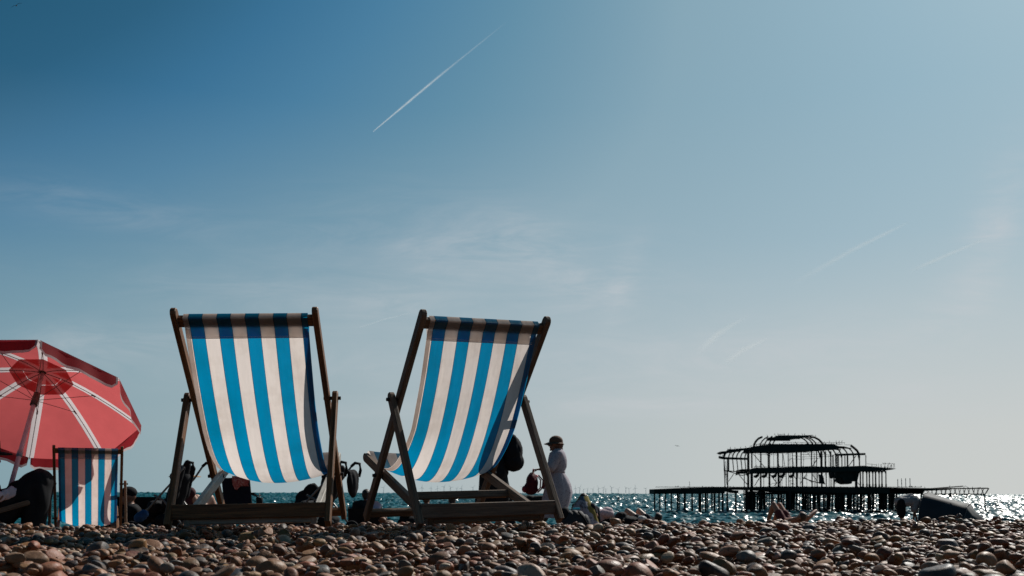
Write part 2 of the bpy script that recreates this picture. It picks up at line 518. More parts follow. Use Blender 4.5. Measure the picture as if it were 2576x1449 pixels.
def deck_chair(label, loc, yaw, roll, seat_wood, frame_wood, cmat, half=0.25, zmin=0.19, seed=0, group=None, low_bar=False):
    root = empty('deck_chair', loc, yaw, label, 'deck chair', group)
    root.rotation_euler = (0, -roll, yaw)
    rs = np.random.default_rng(seed); random.seed(seed)
    def v(x, yz): return (x, yz[0], yz[1])
    for sg in (-1, 1):
        MB().plank(v(sg*HA, AF), v(sg*(HA-.007), AT), 0.024, 0.044, (1, 0, 0), False, True).build('back_rail', frame_wood, root)
        pt = (PV[0]+(PV[0]-CF[0])*.055, PV[1]+(PV[1]-CF[1])*.055)
        MB().plank(v(sg*(HA+.03), CF), v(sg*(HA+.03), pt), 0.024, 0.044, (1, 0, 0), False, True).build('strut_leg', frame_wood, root)
        MB().plank(v(sg*(HA-.033), BR), v(sg*(HA-.033), BT), 0.024, 0.044, (1, 0, 0), False, True).build('seat_rail', seat_wood, root)
        MB().tube([(sg*(HA-.02), *PV), (sg*(HA+.055), *PV)], 0.008, 8).build('bolt', STEEL, root)
        t = .324; pb = (BT[0]+(BR[0]-BT[0])*t, BT[1]+(BR[1]-BT[1])*t)
        pb = (0.326, 0.216)
        MB().tube([(sg*(HA-.05), *pb), (sg*(HA+.026), *pb)], 0.008, 8).build('bolt', STEEL, root)
    dA = Vector((0, AF[0]-AT[0], AF[1]-AT[1])).normalized(); nA = Vector((0, -dA.z*-1, 0))
    nA = Vector((0, dA.z, -dA.y)).normalized()           # towards the rear and below
    cb = Vector((0, *AT))+dA*0.062
    w_in = HA-0.0125
    MB().plank(cb+Vector((-w_in, 0, 0)), cb+Vector((w_in, 0, 0)), 0.048, 0.022, dA).build('top_bar', frame_wood, root)
    cf = Vector((0, *AF))-dA*0.035
    MB().plank(cf+Vector((-w_in, 0, 0)), cf+Vector((w_in, 0, 0)), 0.045, 0.022, dA).build('foot_bar', frame_wood, root)
    dC = Vector((0, PV[0]-CF[0], PV[1]-CF[1])).normalized()
    cc = Vector((0, *CF))+dC*0.068
    wc = HA+.03-.0125
    MB().plank(cc+Vector((-wc, 0, 0)), cc+Vector((wc, 0, 0)), 0.060, 0.034, (0, .08, 1)).build('strut_bar', frame_wood, root)
    dB = Vector((0, BR[0]-BT[0], BR[1]-BT[1])).normalized()
    wb = HA-.033-.0125
    cB = Vector((0, *BT))+dB*0.045
    MB().plank(cB+Vector((-wb, 0, 0)), cB+Vector((wb, 0, 0)), 0.04, 0.022, dB).build('front_bar', seat_wood, root)
    cM = Vector((0, -.12, .068)) if low_bar else Vector((0, .045, .118))
    MB().plank(cM+Vector((-wb, 0, 0)), cM+Vector((wb, 0, 0)), 0.034, 0.026, (0, .25, 1)).build('cross_bar', seat_wood, root)
    cR = Vector((0, *BR))-dB*0.02
    MB().plank(cR+Vector((-wb, 0, 0)), cR+Vector((wb, 0, 0)), 0.042, 0.024, (0, .2, 1)).build('rear_bar', seat_wood, root)
    # canvas: over the top bar, down the rear side, sagging to the front bar
    A = cb-dA*0.0265+nA*0.0135; Bp = cb+dA*0.0265+nA*0.0135
    Fp = cB+Vector((0, -0.012, 0.0245))
    y1, z1, y2, z2 = Bp.y, Bp.z, Fp.y, Fp.z
    q = math.sqrt((z1-zmin)/max(z2-zmin, 1e-4)); y0 = (y1+q*y2)/(1+q); kk = (z1-zmin)/(y0-y1)**2
    rows = [(A.y, A.z), (cb.y+nA.y*.0142, cb.z+nA.z*.0142), (Bp.y, Bp.z)]
    N = 90
    for i in range(1, N+1):
        s = i/N; y = y1+(y2-y1)*(s**1.5)
        rows.append((y, zmin+kk*(y-y0)**2))
    rows += [(cB.y+.014, cB.z+.026), (cB.y+.026, cB.z+.006), (cB.y+.016, cB.z-.024)]
    out = []; l = 0
    for i, r in enumerate(rows):
        if i: l += math.dist(r, rows[i-1])
        out.append((r[0], r[1], l))
    nu = 44
    us = [(-1+2*j/(nu-1))*half/0.25 for j in range(nu)]
    cv = cloth('canvas', out, us, root, cmat)
    me = cv.data
    def ripple(me):
        for vt in me.vertices:
            x, y, z = vt.co
            d = max(0, min(1, (0.80-z)/0.5))
            a = mnoise.noise(Vector((x*9+seed*3, (y+z)*3.0, seed)))*0.006+mnoise.noise(Vector((x*26, (y-z)*5, seed+4)))*0.0016
            edge = (abs(x)/half)**6
            low = max(0.0, 1-(z-zmin)/0.22)*(0.35+0.65*max(0.0, min(1.0, (0.75-y)/0.4)))
            vt.co.z += low*(0.055*(x/half)**2*(1.25 if x < 0 else 0.8)-0.012)
            vt.co.y += a*d+0.010*edge*d*(0.6+mnoise.noise(Vector((z*6, seed, x))))
            vt.co.x *= 1-0.012*d*math.sin(min(1, d)*math.pi)
    ripple(me)
    # second layer: the turned-over top hem on the sun side, and the turned-in selvedges
    J = None
    fl = [(A.y, A.z), (A.y-nA.y*.028, A.z-nA.z*.028), (cb.y-nA.y*.0145, cb.z-nA.z*.0145), (Bp.y-nA.y*.028, Bp.z-nA.z*.028)]
    off = Vector((0, .8, .6))*0.0028
    k = 0
    for y, z, l in out[3:]:
        if z < z1-0.018:
            fl.append((y+off.y, z+off.z)); k += 1
        if z < z1-0.036: break
    o2 = []; l = 0
    for i, r in enumerate(fl):
        if i: l += math.dist(r, fl[i-1])
        o2.append((r[0], r[1], l))
    h = cloth('hem', o2, us, cv, cmat)
    ripple(h.data)
    for sg in (-1, 1):
        ue = [sg*(half/0.25)*(1-0.085*j/3) for j in range(4)]
        rows2 = [(y+off.y, z+off.z, l) for y, z, l in out[3:-3]]
        h = cloth('hem', rows2, ue, cv, cmat)
        ripple(h.data)
    # stitching along the top hem
    st = MB()
    zs = z1-0.038
    yy = y0-math.sqrt((zs-zmin)/kk)
    for r_ in range(2):
        z_ = zs+0.006*r_; y_ = y0-math.sqrt((z_-zmin)/kk)-0.0016
        for j in range(80):
            x = -half+.012+(2*half-.024)*j/80
            st.tube([(x, y_, z_), (x+.0038, y_, z_)], 0.0007, 4)
    st.build('stitching', mat('pale_thread', (0.75, 0.72, 0.66), 0.8), cv)
    return root

CH1 = deck_chair('blue and white striped deck chair with bleached seat rails, facing straight out to sea', (-1.088, 4.367, 0.007), 0.059, 0.021, WOOD_PALE, WOOD_DARK, CANVAS, seed=1, group='striped deck chairs', low_bar=True)
CH2 = deck_chair('blue and white striped deck chair of weathered wood turned towards the bleached-railed one', (-0.224, 4.494, 0.014), 0.430, 0.026, WOOD_GREY, WOOD_GREY, CANVAS, seed=2, group='striped deck chairs')
CH3 = deck_chair('small distant striped deck chair half shaded by the red parasol', (-3.95, 9.28, -0.325), 0.40, 0.0, WOOD_DARK, WOOD_DARK, CANVAS_B, zmin=.14, seed=3, group='striped deck chairs')

# ------------------------------------------------------------------ ruined pier far out in the water
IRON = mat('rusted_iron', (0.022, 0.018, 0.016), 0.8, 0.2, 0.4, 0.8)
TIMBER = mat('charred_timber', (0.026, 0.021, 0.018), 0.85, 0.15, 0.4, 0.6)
PY = 255.0
def c5(x, y): return (2600+.24155*x, 1600+.24155*y)
def c6(x, y): return (3000+.24155*x, 1600+.24155*y)
def z4(x, y): return (2400+.52795*x, 1580+.52795*y)
def c4(x, y): return (3340+.19410*x, 1820+.19410*y)
def W4(p, dy=0.0): return at4(p[0], p[1], PY+dy)

def make_pier():
    o = W4(z4(1200, 640)); o.z = SEA
    root = empty('ruined_pier', o, 0, 'burnt-out skeleton of an iron pier pavilion standing in the sea', 'pier')
    off = Vector(o)
    def V(p, dy=0.0): return at4(p[0], p[1], PY+dy)-off
    px = 255/3733.0                                    # metres per picture pixel at the pier
    def beam(name, p, q, wpx, dy=0.0, m=IRON, seg=6, mb=None):
        b = mb or MB()
        b.tube([V(p, dy), V(q, dy)], max(wpx*px*.5, .05), seg)
        return b if mb else b.build(name, m, root)
    def slab(name, poly, dy, depth, m=IRON):
        if depth >= 8 and 'deck' not in name:
            MB().prism([V(p, dy)+Vector((0, depth, 0)) for p in poly], (0, .7, 0)).build(name, m, root); depth = .8
        return MB().prism([V(p, dy) for p in poly], (0, depth, 0)).build(name, m, root)
    # decks
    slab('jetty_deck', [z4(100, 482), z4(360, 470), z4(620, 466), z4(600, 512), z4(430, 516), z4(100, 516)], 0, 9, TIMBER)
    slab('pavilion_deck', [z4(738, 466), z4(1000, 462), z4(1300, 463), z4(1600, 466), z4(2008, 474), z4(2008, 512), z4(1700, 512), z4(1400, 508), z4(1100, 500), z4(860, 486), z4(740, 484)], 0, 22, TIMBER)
    slab('deck_girder', [c5(780, 1040), c5(1656, 1035), c6(200, 1060), c6(700, 1065), c6(1440, 1045), c6(1440, 1020), c6(0, 1005), c5(1300, 1020), c5(780, 1060)], 2, .6)
    slab('deck_girder', [c5(900, 960), c5(1656, 960), c6(1440, 960), c6(1440, 1035), c6(900, 1040), c6(200, 1045), c5(1300, 1040), c5(1150, 1010), c5(900, 985)], 9, .6)
    slab('broken_deck', [c5(540, 950), c5(780, 935), c5(780, 948), c5(600, 985), c5(700, 990), c5(700, 1035), c5(640, 1030), c5(540, 1005)], 1, 5, TIMBER)
    # piles: left jetty, then the pavilion in three rows
    n = 0
    for x, y, w_ in ((103, 628, 7), (140, 628, 6), (180, 628, 6), (222, 628, 6), (268, 630, 9), (281, 630, 5), (318, 645, 10), (370, 632, 8), (425, 658, 14), (446, 630, 5), (466, 640, 9), (480, 628, 5), (511, 626, 7), (529, 655, 9), (561, 632, 8), (587, 655, 9), (619, 632, 8), (680, 650, 8)):
        beam('pile', z4(x, 505), z4(x+1, y+6), w_*.53*1.7, 1.0+(n % 3)*3); n += 1
    rp = np.random.default_rng(11)
    front = [c5(x, 0)[0] for x in (785, 808, 832, 890, 915, 1040, 1180, 1222, 1330, 1370, 1450, 1500, 1560, 1612)]+[c6(x, 0)[0] for x in (60, 100, 125, 210, 240, 270, 300, 365, 390, 430, 505, 545, 575, 600, 632, 670, 692, 735, 770, 802, 840, 872, 900, 942, 985, 1050, 1090, 1130, 1180, 1240, 1300, 1340, 1378, 1412, 1445)]
    thick = {1040, 1180, 1330, 1450, 1560}
    for k, x in enumerate(front):
        w_ = rp.choice([4.0, 5.2, 6.8, 9.0], p=[.3, .3, .25, .15])
        beam('pile', (x, 1838), (x+rp.normal()*.8, 1918+rp.uniform(-2, 5)), w_, rp.uniform(0, 4))
    for k in range(26):
        x = rp.uniform(front[0]+6, front[-1]+30); beam('pile', (x, 1840), (x+rp.normal(), 1914), rp.uniform(2, 4.5), rp.uniform(8, 20))
    st = MB()
    for k in range(150):
        x = rp.uniform(front[0]+10, front[-1]+20); d_ = rp.uniform(6, 18); st.tube([V((x, 1842), d_), V((x+rp.normal()*1.2, 1912), d_)], rp.uniform(.10, .22), 5)
    for k in range(90):
        x = rp.uniform(front[0], front[-1]-8); y = rp.uniform(1846, 1900); st.tube([V((x, y), 4), V((x+rp.uniform(4, 14), y+rp.choice([0, 6, -6])), 5)], .1, 5)
    s_ = st.build('pile', IRON, root); s_['kind'] = 'stuff'
    for k in range(34):
        x = rp.uniform(front[0], front[-1]-20); y = rp.choice([1856, 1868, 1880, 1893]); l = rp.uniform(12, 45)
        beam('pile_brace', (x, y), (x+l, y+rp.choice([0, 0, 1, 12, -12])), rp.uniform(1.0, 2.2), rp.uniform(0, 6))
    # lower storey columns
    for x, w_ in ((475, 14), (530, 16), (790, 12), (850, 30), (905, 36), (1045, 22), (1180, 26), (1320, 26), (1440, 11), (1480, 11), (1545, 12), (1605, 26)):
        beam('column', c5(x, 500 if x < 560 else 690), c5(x+(18 if x == 475 else 2), 945), w_*.30, rp.uniform(0, 3))
    for x, w_ in ((35, 20), (185, 16), (265, 13), (335, 22), (405, 14), (465, 8), (490, 9), (525, 20), (870, 36), (935, 20), (975, 18), (1035, 17), (1075, 19), (1128, 16), (1172, 20), (1226, 15), (1270, 18), (1332, 15)):
        beam('column', c6(x, 690), c6(x+3, 940), w_*.30, rp.uniform(0, 3))
        if x > 940: beam('column_base', c6(x+3, 890), c6(x+3, 940), w_*.42, .5)
    for x0, x1 in ((975, 1035), (1035, 1075), (1075, 1128), (1128, 1172), (1172, 1226), (1226, 1270), (1270, 1332)):
        b = MB(); xm = (x0+x1)/2; h_ = (x1-x0)/2
        b.tube([V(c6(xm+h_*math.cos(t), 725-38*math.sin(t)), .5) for t in np.linspace(0, math.pi, 9)], .22, 5)
        b.build('arch', IRON, root)
    # first floor
    slab('balcony_floor', [c5(890, 655), c5(980, 635), c5(1300, 632), c5(1656, 622), c6(100, 615), c6(560, 622), c6(1000, 605), c6(1050, 612), c6(1380, 640), c6(1495, 650), c6(1430, 668), c6(1340, 680), c6(1000, 690), c6(560, 700), c6(100, 702), c5(1300, 712), c5(950, 712), c5(880, 740)], 0, 16)
    slab('hanging_wreckage', [c6(552, 690), c6(930, 690), c6(895, 800), c6(850, 850), c6(820, 835), c6(800, 885), c6(745, 895), c6(690, 868), c6(672, 830), c6(655, 795), c6(575, 800), c6(560, 750)], 1.5, 6)
    slab('hanging_wreckage', [c6(560, 820), c6(620, 815), c6(635, 840), c6(615, 870), c6(590, 850), c6(555, 860)], 1.5, 2)
    slab('hanging_wreckage', [c6(325, 740), c6(360, 760), c6(385, 880), c6(330, 885)], 1.0, 2)
    for k in range(26):
        x = 1060+rp.uniform(0, 420)
        beam('railing_post', c6(x, 640), c6(x+rp.normal()*4, 640-rp.uniform(20, 70)), rp.uniform(.5, 1.1), rp.uniform(0, 10))
    beam('railing', c6(1040, 575), c6(1180, 590), 1.0, .5); beam('railing', c6(1280, 570), c6(1470, 575), 1.0, .5)
    beam('sagging_beam', c5(500, 685), c5(860, 715), 4, 1); beam('sagging_beam', c5(530, 690), c5(760, 760), 3, 1); beam('sagging_beam', c5(760, 758), c5(850, 735), 3, 1)
    beam('sagging_beam', c5(490, 740), c5(540, 735), 3, 1)
    # diagonals
    for f_, a, b, w_ in ((c5, (625, 735), (545, 850), 10), (c5, (710, 750), (850, 915), 12), (c5, (930, 425), (1115, 640), 12), (c5, (1050, 755), (950, 920), 12), (c5, (1195, 745), (1300, 880), 14), (c5, (1430, 730), (1340, 870), 14), (c5, (1560, 760), (1605, 830), 10), (c5, (1300, 870), (1250, 920), 10),
                         (c5, (475, 520), (520, 900), 10), (c5, (500, 540), (530, 900), 8), (c6, (110, 715), (0, 890), 10), (c6, (190, 740), (270, 850), 10), (c6, (30, 790), (200, 850), 16), (c6, (200, 850), (390, 890), 16), (c6, (60, 780), (180, 860), 10), (c6, (270, 490), (195, 615), 12), (c6, (870, 450), (755, 610), 12), (c6, (900, 450), (930, 600), 10),
                         (c6, (915, 720), (885, 850), 12), (c6, (885, 860), (935, 915), 10), (c5, (1390, 420), (1420, 620), 9), (c5, (1530, 440), (1560, 610), 8), (c5, (1480, 525), (1540, 480), 6), (c6, (545, 880), (600, 850), 9), (c5, (820, 720), (845, 780), 20), (c5, (1300, 480), (1330, 620), 14), (c6, (560, 760), (530, 900), 9), (c6, (470, 730), (520, 780), 7), (c5, (940, 640), (980, 595), 7), (c5, (980, 595), (985, 640), 6)):
        beam('brace', f_(*a), f_(*b), w_*.24, rp.uniform(.5, 3))
    for x in (985, 1110, 1260, 1380, 1530):
        b = MB(); b.tube([V(c5(x-45, 770), 2), V(c5(x-15, 775), 2), V(c5(x+15, 755), 2), V(c5(x+35, 715), 2)], [.3, .45, .4, .2], 6); b.build('floor_bracket', IRON, root)
    # upper storey columns
    for x, w_ in ((475, 12), (545, 18), (605, 12), (670, 12), (735, 13), (795, 12), (850, 32), (905, 20), (1045, 19), (1160, 18), (1180, 14), (1310, 24), (1385, 10), (1470, 12), (1535, 11), (1600, 24)):
        beam('column', c5(x, 380 if x > 800 else 480), c5(x+(22 if 590 < x < 800 else 3), 690 if x < 900 else 645), w_*.30, rp.uniform(0, 3))
    for x, w_ in ((15, 16), (175, 15), (255, 13), (322, 18), (340, 14), (395, 17), (475, 19), (510, 18), (560, 16), (580, 14), (597, 12), (648, 14), (695, 13), (735, 22), (832, 17), (920, 17), (1020, 11)):
        beam('column', c6(x, 380 if x < 480 else 440), c6(x+2, 620), w_*.30, rp.uniform(0, 4))
    for k in range(16):
        x = rp.uniform(930, 2250); f_, xx = (c5, x) if x < 1656 else (c6, x-1656)
        beam('column', f_(xx, 400 if x < 1900 else 440), f_(xx+rp.normal()*6, 640), rp.uniform(1.2, 2.6), 13)
    for k in range(18):
        x = rp.uniform(910, 2250); f_, xx = (c5, x) if x < 1656 else (c6, x-1656)
        beam('column', f_(xx, 700), f_(xx+rp.normal()*6, 940), rp.uniform(1.2, 2.8), 13)
    for k in range(44):
        x = rp.uniform(900, 2250); f_, xx = (c5, x) if x < 1656 else (c6, x-1656)
        y = rp.choice([rp.uniform(390, 470), rp.uniform(700, 800), rp.uniform(820, 930), rp.uniform(960, 1050)])
        beam('brace', f_(xx, y), f_(xx+rp.uniform(20, 90), y+rp.uniform(-45, 45)), rp.uniform(.7, 1.9), rp.uniform(2, 13))
    for k in range(14):
        x = rp.uniform(560, 2240); f_, xx = (c5, x) if x < 1656 else (c6, x-1656)
        y = 720 if k % 2 else 395
        beam('dangling_rod', f_(xx, y), f_(xx+rp.normal()*8, y+rp.uniform(25, 80)), rp.uniform(.6, 1.3), 3)
    # eaves and roof bands
    slab('eaves', [c5(405, 455), c5(470, 470), c5(860, 485), c5(860, 515), c5(470, 505), c5(405, 490)], 0, 1.2)
    slab('eaves', [c6(560, 420), c6(1015, 408), c6(1015, 440), c6(560, 452)], 0, 1.0)
    slab('roof_band', [c5(540, 375), c5(600, 350), c5(760, 335), c5(930, 318), c5(930, 350), c5(760, 372), c5(580, 400)], 0, 14)
    slab('clerestory_band', [c5(925, 310), c5(1060, 285), c5(1290, 268), c5(1656, 275), c6(180, 268), c6(500, 268), c6(600, 300), c6(690, 305), c6(700, 335), c6(520, 350), c6(250, 372), c6(0, 385), c5(1400, 385), c5(925, 392)], 0, 10)
    slab('roof_band', [c6(600, 300), c6(790, 330), c6(800, 345), c6(600, 330)], 0, 8)
    slab('ridge_band', [c5(1280, 148), c5(1330, 132), c5(1656, 134), c6(170, 138), c6(180, 152), c6(0, 175), c5(1656, 192), c5(1290, 190)], 0, 9)
    for name, f_, x0, x1, y, hgt, n_ in (('broken_railing', z4, 110, 2000, 466, 9, 150), ('broken_railing', z4, 800, 1560, 322, 7, 60), ('roof_debris', z4, 810, 1440, 162, 9, 70), ('roof_debris', z4, 620, 800, 198, 8, 18), ('roof_debris', z4, 980, 1240, 100, 5, 16), ('deck_debris', z4, 740, 1990, 508, -12, 110)):
        top_ = []
        for x in np.sort(rp.uniform(x0, x1, n_)):
            l_ = hgt*rp.random()**2.2
            w_ = rp.uniform(.4, 1.6)
            top_ += [f_(x-w_-.6, y-.12*hgt), f_(x-w_, y-l_), f_(x+w_, y-l_*.9), f_(x+w_+.6, y-.12*hgt)]
        top_.sort(key=lambda p: p[0])
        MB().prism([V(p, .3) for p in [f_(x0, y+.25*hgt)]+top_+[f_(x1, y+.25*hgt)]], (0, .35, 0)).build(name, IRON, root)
    def arc(name, f_, pts, w_, dy):
        b = MB(); b.tube([V(f_(*p), dy) for p in pts], w_*.24*px*.5, 6); return b.build(name, IRON, root)
    for k, x in enumerate((470, 545, 605, 668, 733, 797)):
        arc('roof_rib', c5, [(x, 500), (x+5, 455), (x+22, 415), (x+55, 382), (x+105, 358-k*4)], 36 if k == 0 else 20, .2+k*1.8)
    for k, x in enumerate((935, 1030, 1095, 1160, 1220)):
        arc('ridge_rib', c5, [(x, 315), (x+10, 270), (x+35, 225), (x+75, 185), (x+130, 160-k*6)], 34 if k == 0 else 21, .2+k*1.8)
    for k, x in enumerate((130, 200, 250, 350)):
        arc('ridge_rib', c6, [(x-200, 160), (x-130, 165), (x-65, 198), (x-20, 240), (x+5, 285)], 34 if k == 3 else 21, .2+k*1.8)
    for k, x in enumerate((308, 392, 475, 555, 640, 738, 830, 917)):
        arc('roof_rib', c6, [(x-130, 318 if k < 7 else 292), (x-75, 335), (x-35, 370), (x-8, 415), (x, 480)], 40 if k == 7 else 22, .2+k*1.4)
    for y0, y1, x0, x1 in ((430, 440, 0, 560), (470, 462, 0, 500), (505, 490, 0, 330), (400, 410, 60, 330)):
        beam('purlin', c6(x0, y0), c6(x1, y1), 1.3, 6)
    for y0, y1, x0, x1 in ((405, 415, 930, 1250), (430, 440, 1000, 1330), (415, 400, 1250, 1656), (450, 460, 1540, 1656), (500, 505, 1540, 1656)):
        beam('purlin', c5(x0, y0), c5(x1, y1), 1.3, 6)
    for f_, x0, x1, y in ((c6, 0, 690, 246), (c5, 1400, 1656, 244), (c6, 690, 800, 282)):
        beam('roof_rail', f_(x0, y), f_(x1, y+2), 1.2, 2)
    beam('roof_rail', c5(1310, 120), c5(1420, 118), .6, 2); beam('roof_rail', c6(0, 138), c6(180, 132), 1.0, 2)
    for x in (30, 110, 170, 290, 365, 450, 520, 560, 610, 650, 685): beam('rail_post', c6(x, 272), c6(x+2, 244), 1.3, 2)
    for x in (1060, 1120, 1180, 1240, 1290): beam('rail_post', c5(x, 300), c5(x+25, 272), 1.4, 2)
    for x in (965, 1062, 1172, 1282): beam('rail_post', c5(x, 318), c5(x+12, 282), 3, 2)
    # the truss that runs out to the far end
    beam('truss_chord', c4(600, 66), c4(1880, 56), 4.6, 1); beam('truss_chord', c4(600, 172), c4(1830, 172), 4.4, 1)
    beam('truss_chord', c4(1895, 58), c4(1825, 172), 4.4, 1); beam('truss_chord', c4(1400, 16), c4(700, 68), 4, 2); beam('truss_chord', c4(1740, 40), c4(1500, 66), 1.6, 2)
    for k, x in enumerate(np.linspace(640, 1800, 27)):
        beam('truss_web', c4(x, 62), c4(x+(38 if k % 2 else -30)+rp.normal()*8, 174), rp.uniform(2.0, 3.6), rp.uniform(.5, 2.5))
    slab('pavilion_deck', [c4(-20, 45), c4(620, 52), c4(1200, 62), c4(1150, 86), c4(660, 110), c4(620, 170), c4(-20, 172)], 0, 10, TIMBER)
    beam('pile', c4(1808, 170), c4(1842, 575), 4.6, 1); beam('pile', c4(1470, 170), c4(1474, 250), 4.5, 1)
    beam('pile', c4(1150, 150), c4(1160, 235), 11, 1); beam('pile', c4(590, 170), c4(600, 260), 6, 1)
    beam('truss_web', c4(1440, 10), c4(1510, 50), 1.2, 1); beam('truss_web', c4(1440, 10), c4(1400, 50), 1.2, 1)
    for a, b in (((1790, 195), (1700, 240)), ((1500, 190), (1400, 270)), ((1520, 230), (1640, 360)), ((1640, 180), (1700, 240))):
        beam('dangling_rod', c4(*a), c4(*b), .9, 1)
    for x, y in ((1830, 410), (1857, 405), (1886, 404), (1917, 403)):
        MB().tube([V(z4(x, y), 4), V(z4(x+2, 470), 4)], .09, 5).build('mast', mat('grey_paint', (.2, .2, .2), .6), root)
    beam('mast', z4(351, 428), z4(354, 470), 1.6, 2)
    return root

make_pier()

def make_bird():
    m = mat('dark_feathers', (0.03, 0.028, 0.028), 0.8)
    b = MB()
    b.tube([(0, -.16, .16), (0, -.05, .24), (0, .03, .40), (0, .05, .55), (0, .04, .68)], [.03, .09, .10, .06, .035], 7)
    b.tube([(0, .03, .66), (0, .05, .72), (0, .12, .745), (0, .20, .75)], [.03, .045, .03, .006], 6)
    b.tube([(0, -.10, .2), (0, -.22, .02)], [.05, .02], 5)
    for s in (-1, 1): b.tube([(s*.04, 0, .26), (s*.04, .0, 0)], .016, 5)
    return b.mesh('cormorant'), m

BM, BMAT = make_bird(); BM.materials.append(BMAT)
spots = [(c5(575, 345), 'on the seaward end of the lower roof rib'), (c5(645, 350), ''), (c5(730, 340), ''), (c5(808, 330), ''), (c5(880, 322), ''), (c5(903, 318), ''), (c5(1068, 178), ''), (c5(1145, 156), ''), (c5(1262, 140), ''), (c5(1312, 134), ''), (c5(1411, 134), ''), (c5(1472, 134), ''), (c5(1575, 134), ''), (c5(1402, 268), ''), (c5(1470, 270), ''), (c5(1585, 262), ''),
         (c6(33, 138), ''), (c6(68, 138), ''), (c6(240, 160), ''), (c6(372, 262), ''), (c6(456, 250), ''), (c6(560, 248), ''), (c6(605, 250), ''), (c6(648, 246), ''), (c6(1322, 588), ''), (c6(1385, 590), ''), (c6(1290, 590), ''), (c5(415, 452), ''), (c5(450, 466), ''), (c4(660, 66), ''), (c4(1140, 40), ''), (c4(1580, 64), '')]
for k, (p, _t) in enumerate(spots):
    o = bpy.data.objects.new('seabird', BM); C.objects.link(o)
    o.location = W4(p, 1.5); o.scale = (.75,)*3; o.rotation_euler = (0, 0, random.uniform(1, 2.2)*random.choice((-1, 1)))
    tag(o, 'dark seabird perched upright on the ruined pier', 'bird', 'seabirds perched on the pier')

def flying_bird(loc, span, roll, label):
    root = empty('gull', loc, random.uniform(-.3, .3), label, 'bird')
    root.rotation_euler = (R(35), roll, 0)
    m = mat('gull_feathers', (0.012, 0.012, 0.018), 0.9)
    b = MB(); s = span
    b.tube([(0, -.17*s, 0), (0, -.08*s, 0), (0, .04*s, 0), (0, .12*s, .01*s), (0, .17*s, 0)], [.012*s, .04*s, .045*s, .03*s, .006*s], 8); b.build('body', m, root, True)
    for sg in (-1, 1):
        pts = [(sg*.02*s, 0, .01*s), (sg*.14*s, .03*s, .055*s), (sg*.28*s, .02*s, .05*s), (sg*.5*s, -.07*s, -.01*s)]
        P = []
        for i, p in enumerate(pts):
            c = (.15, .14, .11, .02)[i]*s
            P.append([Vector(p)+Vector((0, c*.5, 0)), Vector(p)+Vector((0, 0, .012*s*(i < 3))), Vector(p)-Vector((0, c*.5, 0))])
        q = [[v-Vector((0, 0, .006*s)) for v in r_] for r_ in P]
        MB().grid(P).grid(q).build('wing', m, root, True)
    return root

flying_bird(at(38, 14, 100), 1.35, R(-24), 'gull gliding alone in the darkest upper corner of the sky')
flying_bird(at(1703, 1122, 210), 1.2, R(10), 'gull flying low above the sea between the woman and the pier')

# ------------------------------------------------------------------ wind farm on the horizon
TW = mat('turbine_paint', (0.50, 0.53, 0.56), 0.5, 0.3, 0.02)
def make_turbine():
    root = empty('wind_turbine', (0, 0, 0))
    MB().lathe([(3.2, -6), (3.0, 10), (2.0, 78)], 10).build('tower', TW, root, True)
    MB().plank((0, -4, 79.5), (0, 8, 79.5), 4, 4.5, (1, 0, 0)).build('nacelle', TW, root)
    for k in range(3):
        a = R(90+120*k); d = Vector((math.cos(a), 0, math.sin(a))); e = Vector((-math.sin(a), 0, math.cos(a)))
        c = Vector((0, -5.5, 79.5)); P = []
        for t, ch in ((0, 1.2), (.08, 2.2), (.25, 3.4), (.6, 2.0), (1, .5)):
            p = c+d*(t*48); P.append([p-e*ch*.35, p+Vector((0, -ch*.12, 0)), p+e*ch*.65, p+Vector((0, ch*.12, 0)), p-e*ch*.35])
        MB().grid(P).build('blade', TW, root, True)
    return root

TUR = [(1438, 21), (1583, 22), (1617, 20), (1641, 19), (1665, 24), (1690, 22), (1713, 18), (1731, 20), (1773, 22), (1961, 24), (1967, 20), (2158.6, 20.5), (2173.6, 22.5), (2188, 16), (2203, 17), (2223.5, 17.5), (2245, 20), (2262.6, 22), (2272, 16), (2294, 22.5), (2318, 18), (2347, 21.5), (2359, 18), (2382, 22.5), (2422, 19.5)]
proto = make_turbine()
kids = list(proto.children)
order = ['first', 'second', 'third', 'fourth', 'fifth', 'sixth', 'seventh', 'eighth', 'ninth', 'tenth', 'eleventh', 'twelfth', 'thirteenth', 'fourteenth', 'fifteenth', 'sixteenth', 'seventeenth', 'eighteenth', 'nineteenth', 'twentieth', 'twenty-first', 'twenty-second', 'twenty-third', 'twenty-fourth', 'twenty-fifth']
for k, (x, hpx) in enumerate(TUR):
    D = 79.5*3733/hpx*.97
    p = at4(x, 1850, D)
    if k == 0: r_ = proto; ch = kids
    else:
        r_ = proto.copy(); C.objects.link(r_); ch = []
        for q in kids:
            c = q.copy(); C.objects.link(c); c.parent = r_; ch.append(c)
    r_.location = (p.x, D, SEA)
    r_.rotation_euler = (0, 0, R(random.uniform(-40, 40)))
    sp_ = R(random.uniform(0, 120))
    for c in ch:
        if c.name.startswith('blade'):
            c.matrix_basis = Matrix.Translation((0, 0, 79.5)) @ Matrix.Rotation(sp_, 4, 'Y') @ Matrix.Translation((0, 0, -79.5))
    where = 'beneath the striped deck chairs' if x < 1800 else 'beside the red backpack' if x < 2000 else 'between the woman and the pier'
    tag(r_, f'{"tall" if hpx > 21 else "faint"} white turbine on the sea horizon {where}, {order[k]} from left', 'wind turbine', 'wind turbines along the horizon')

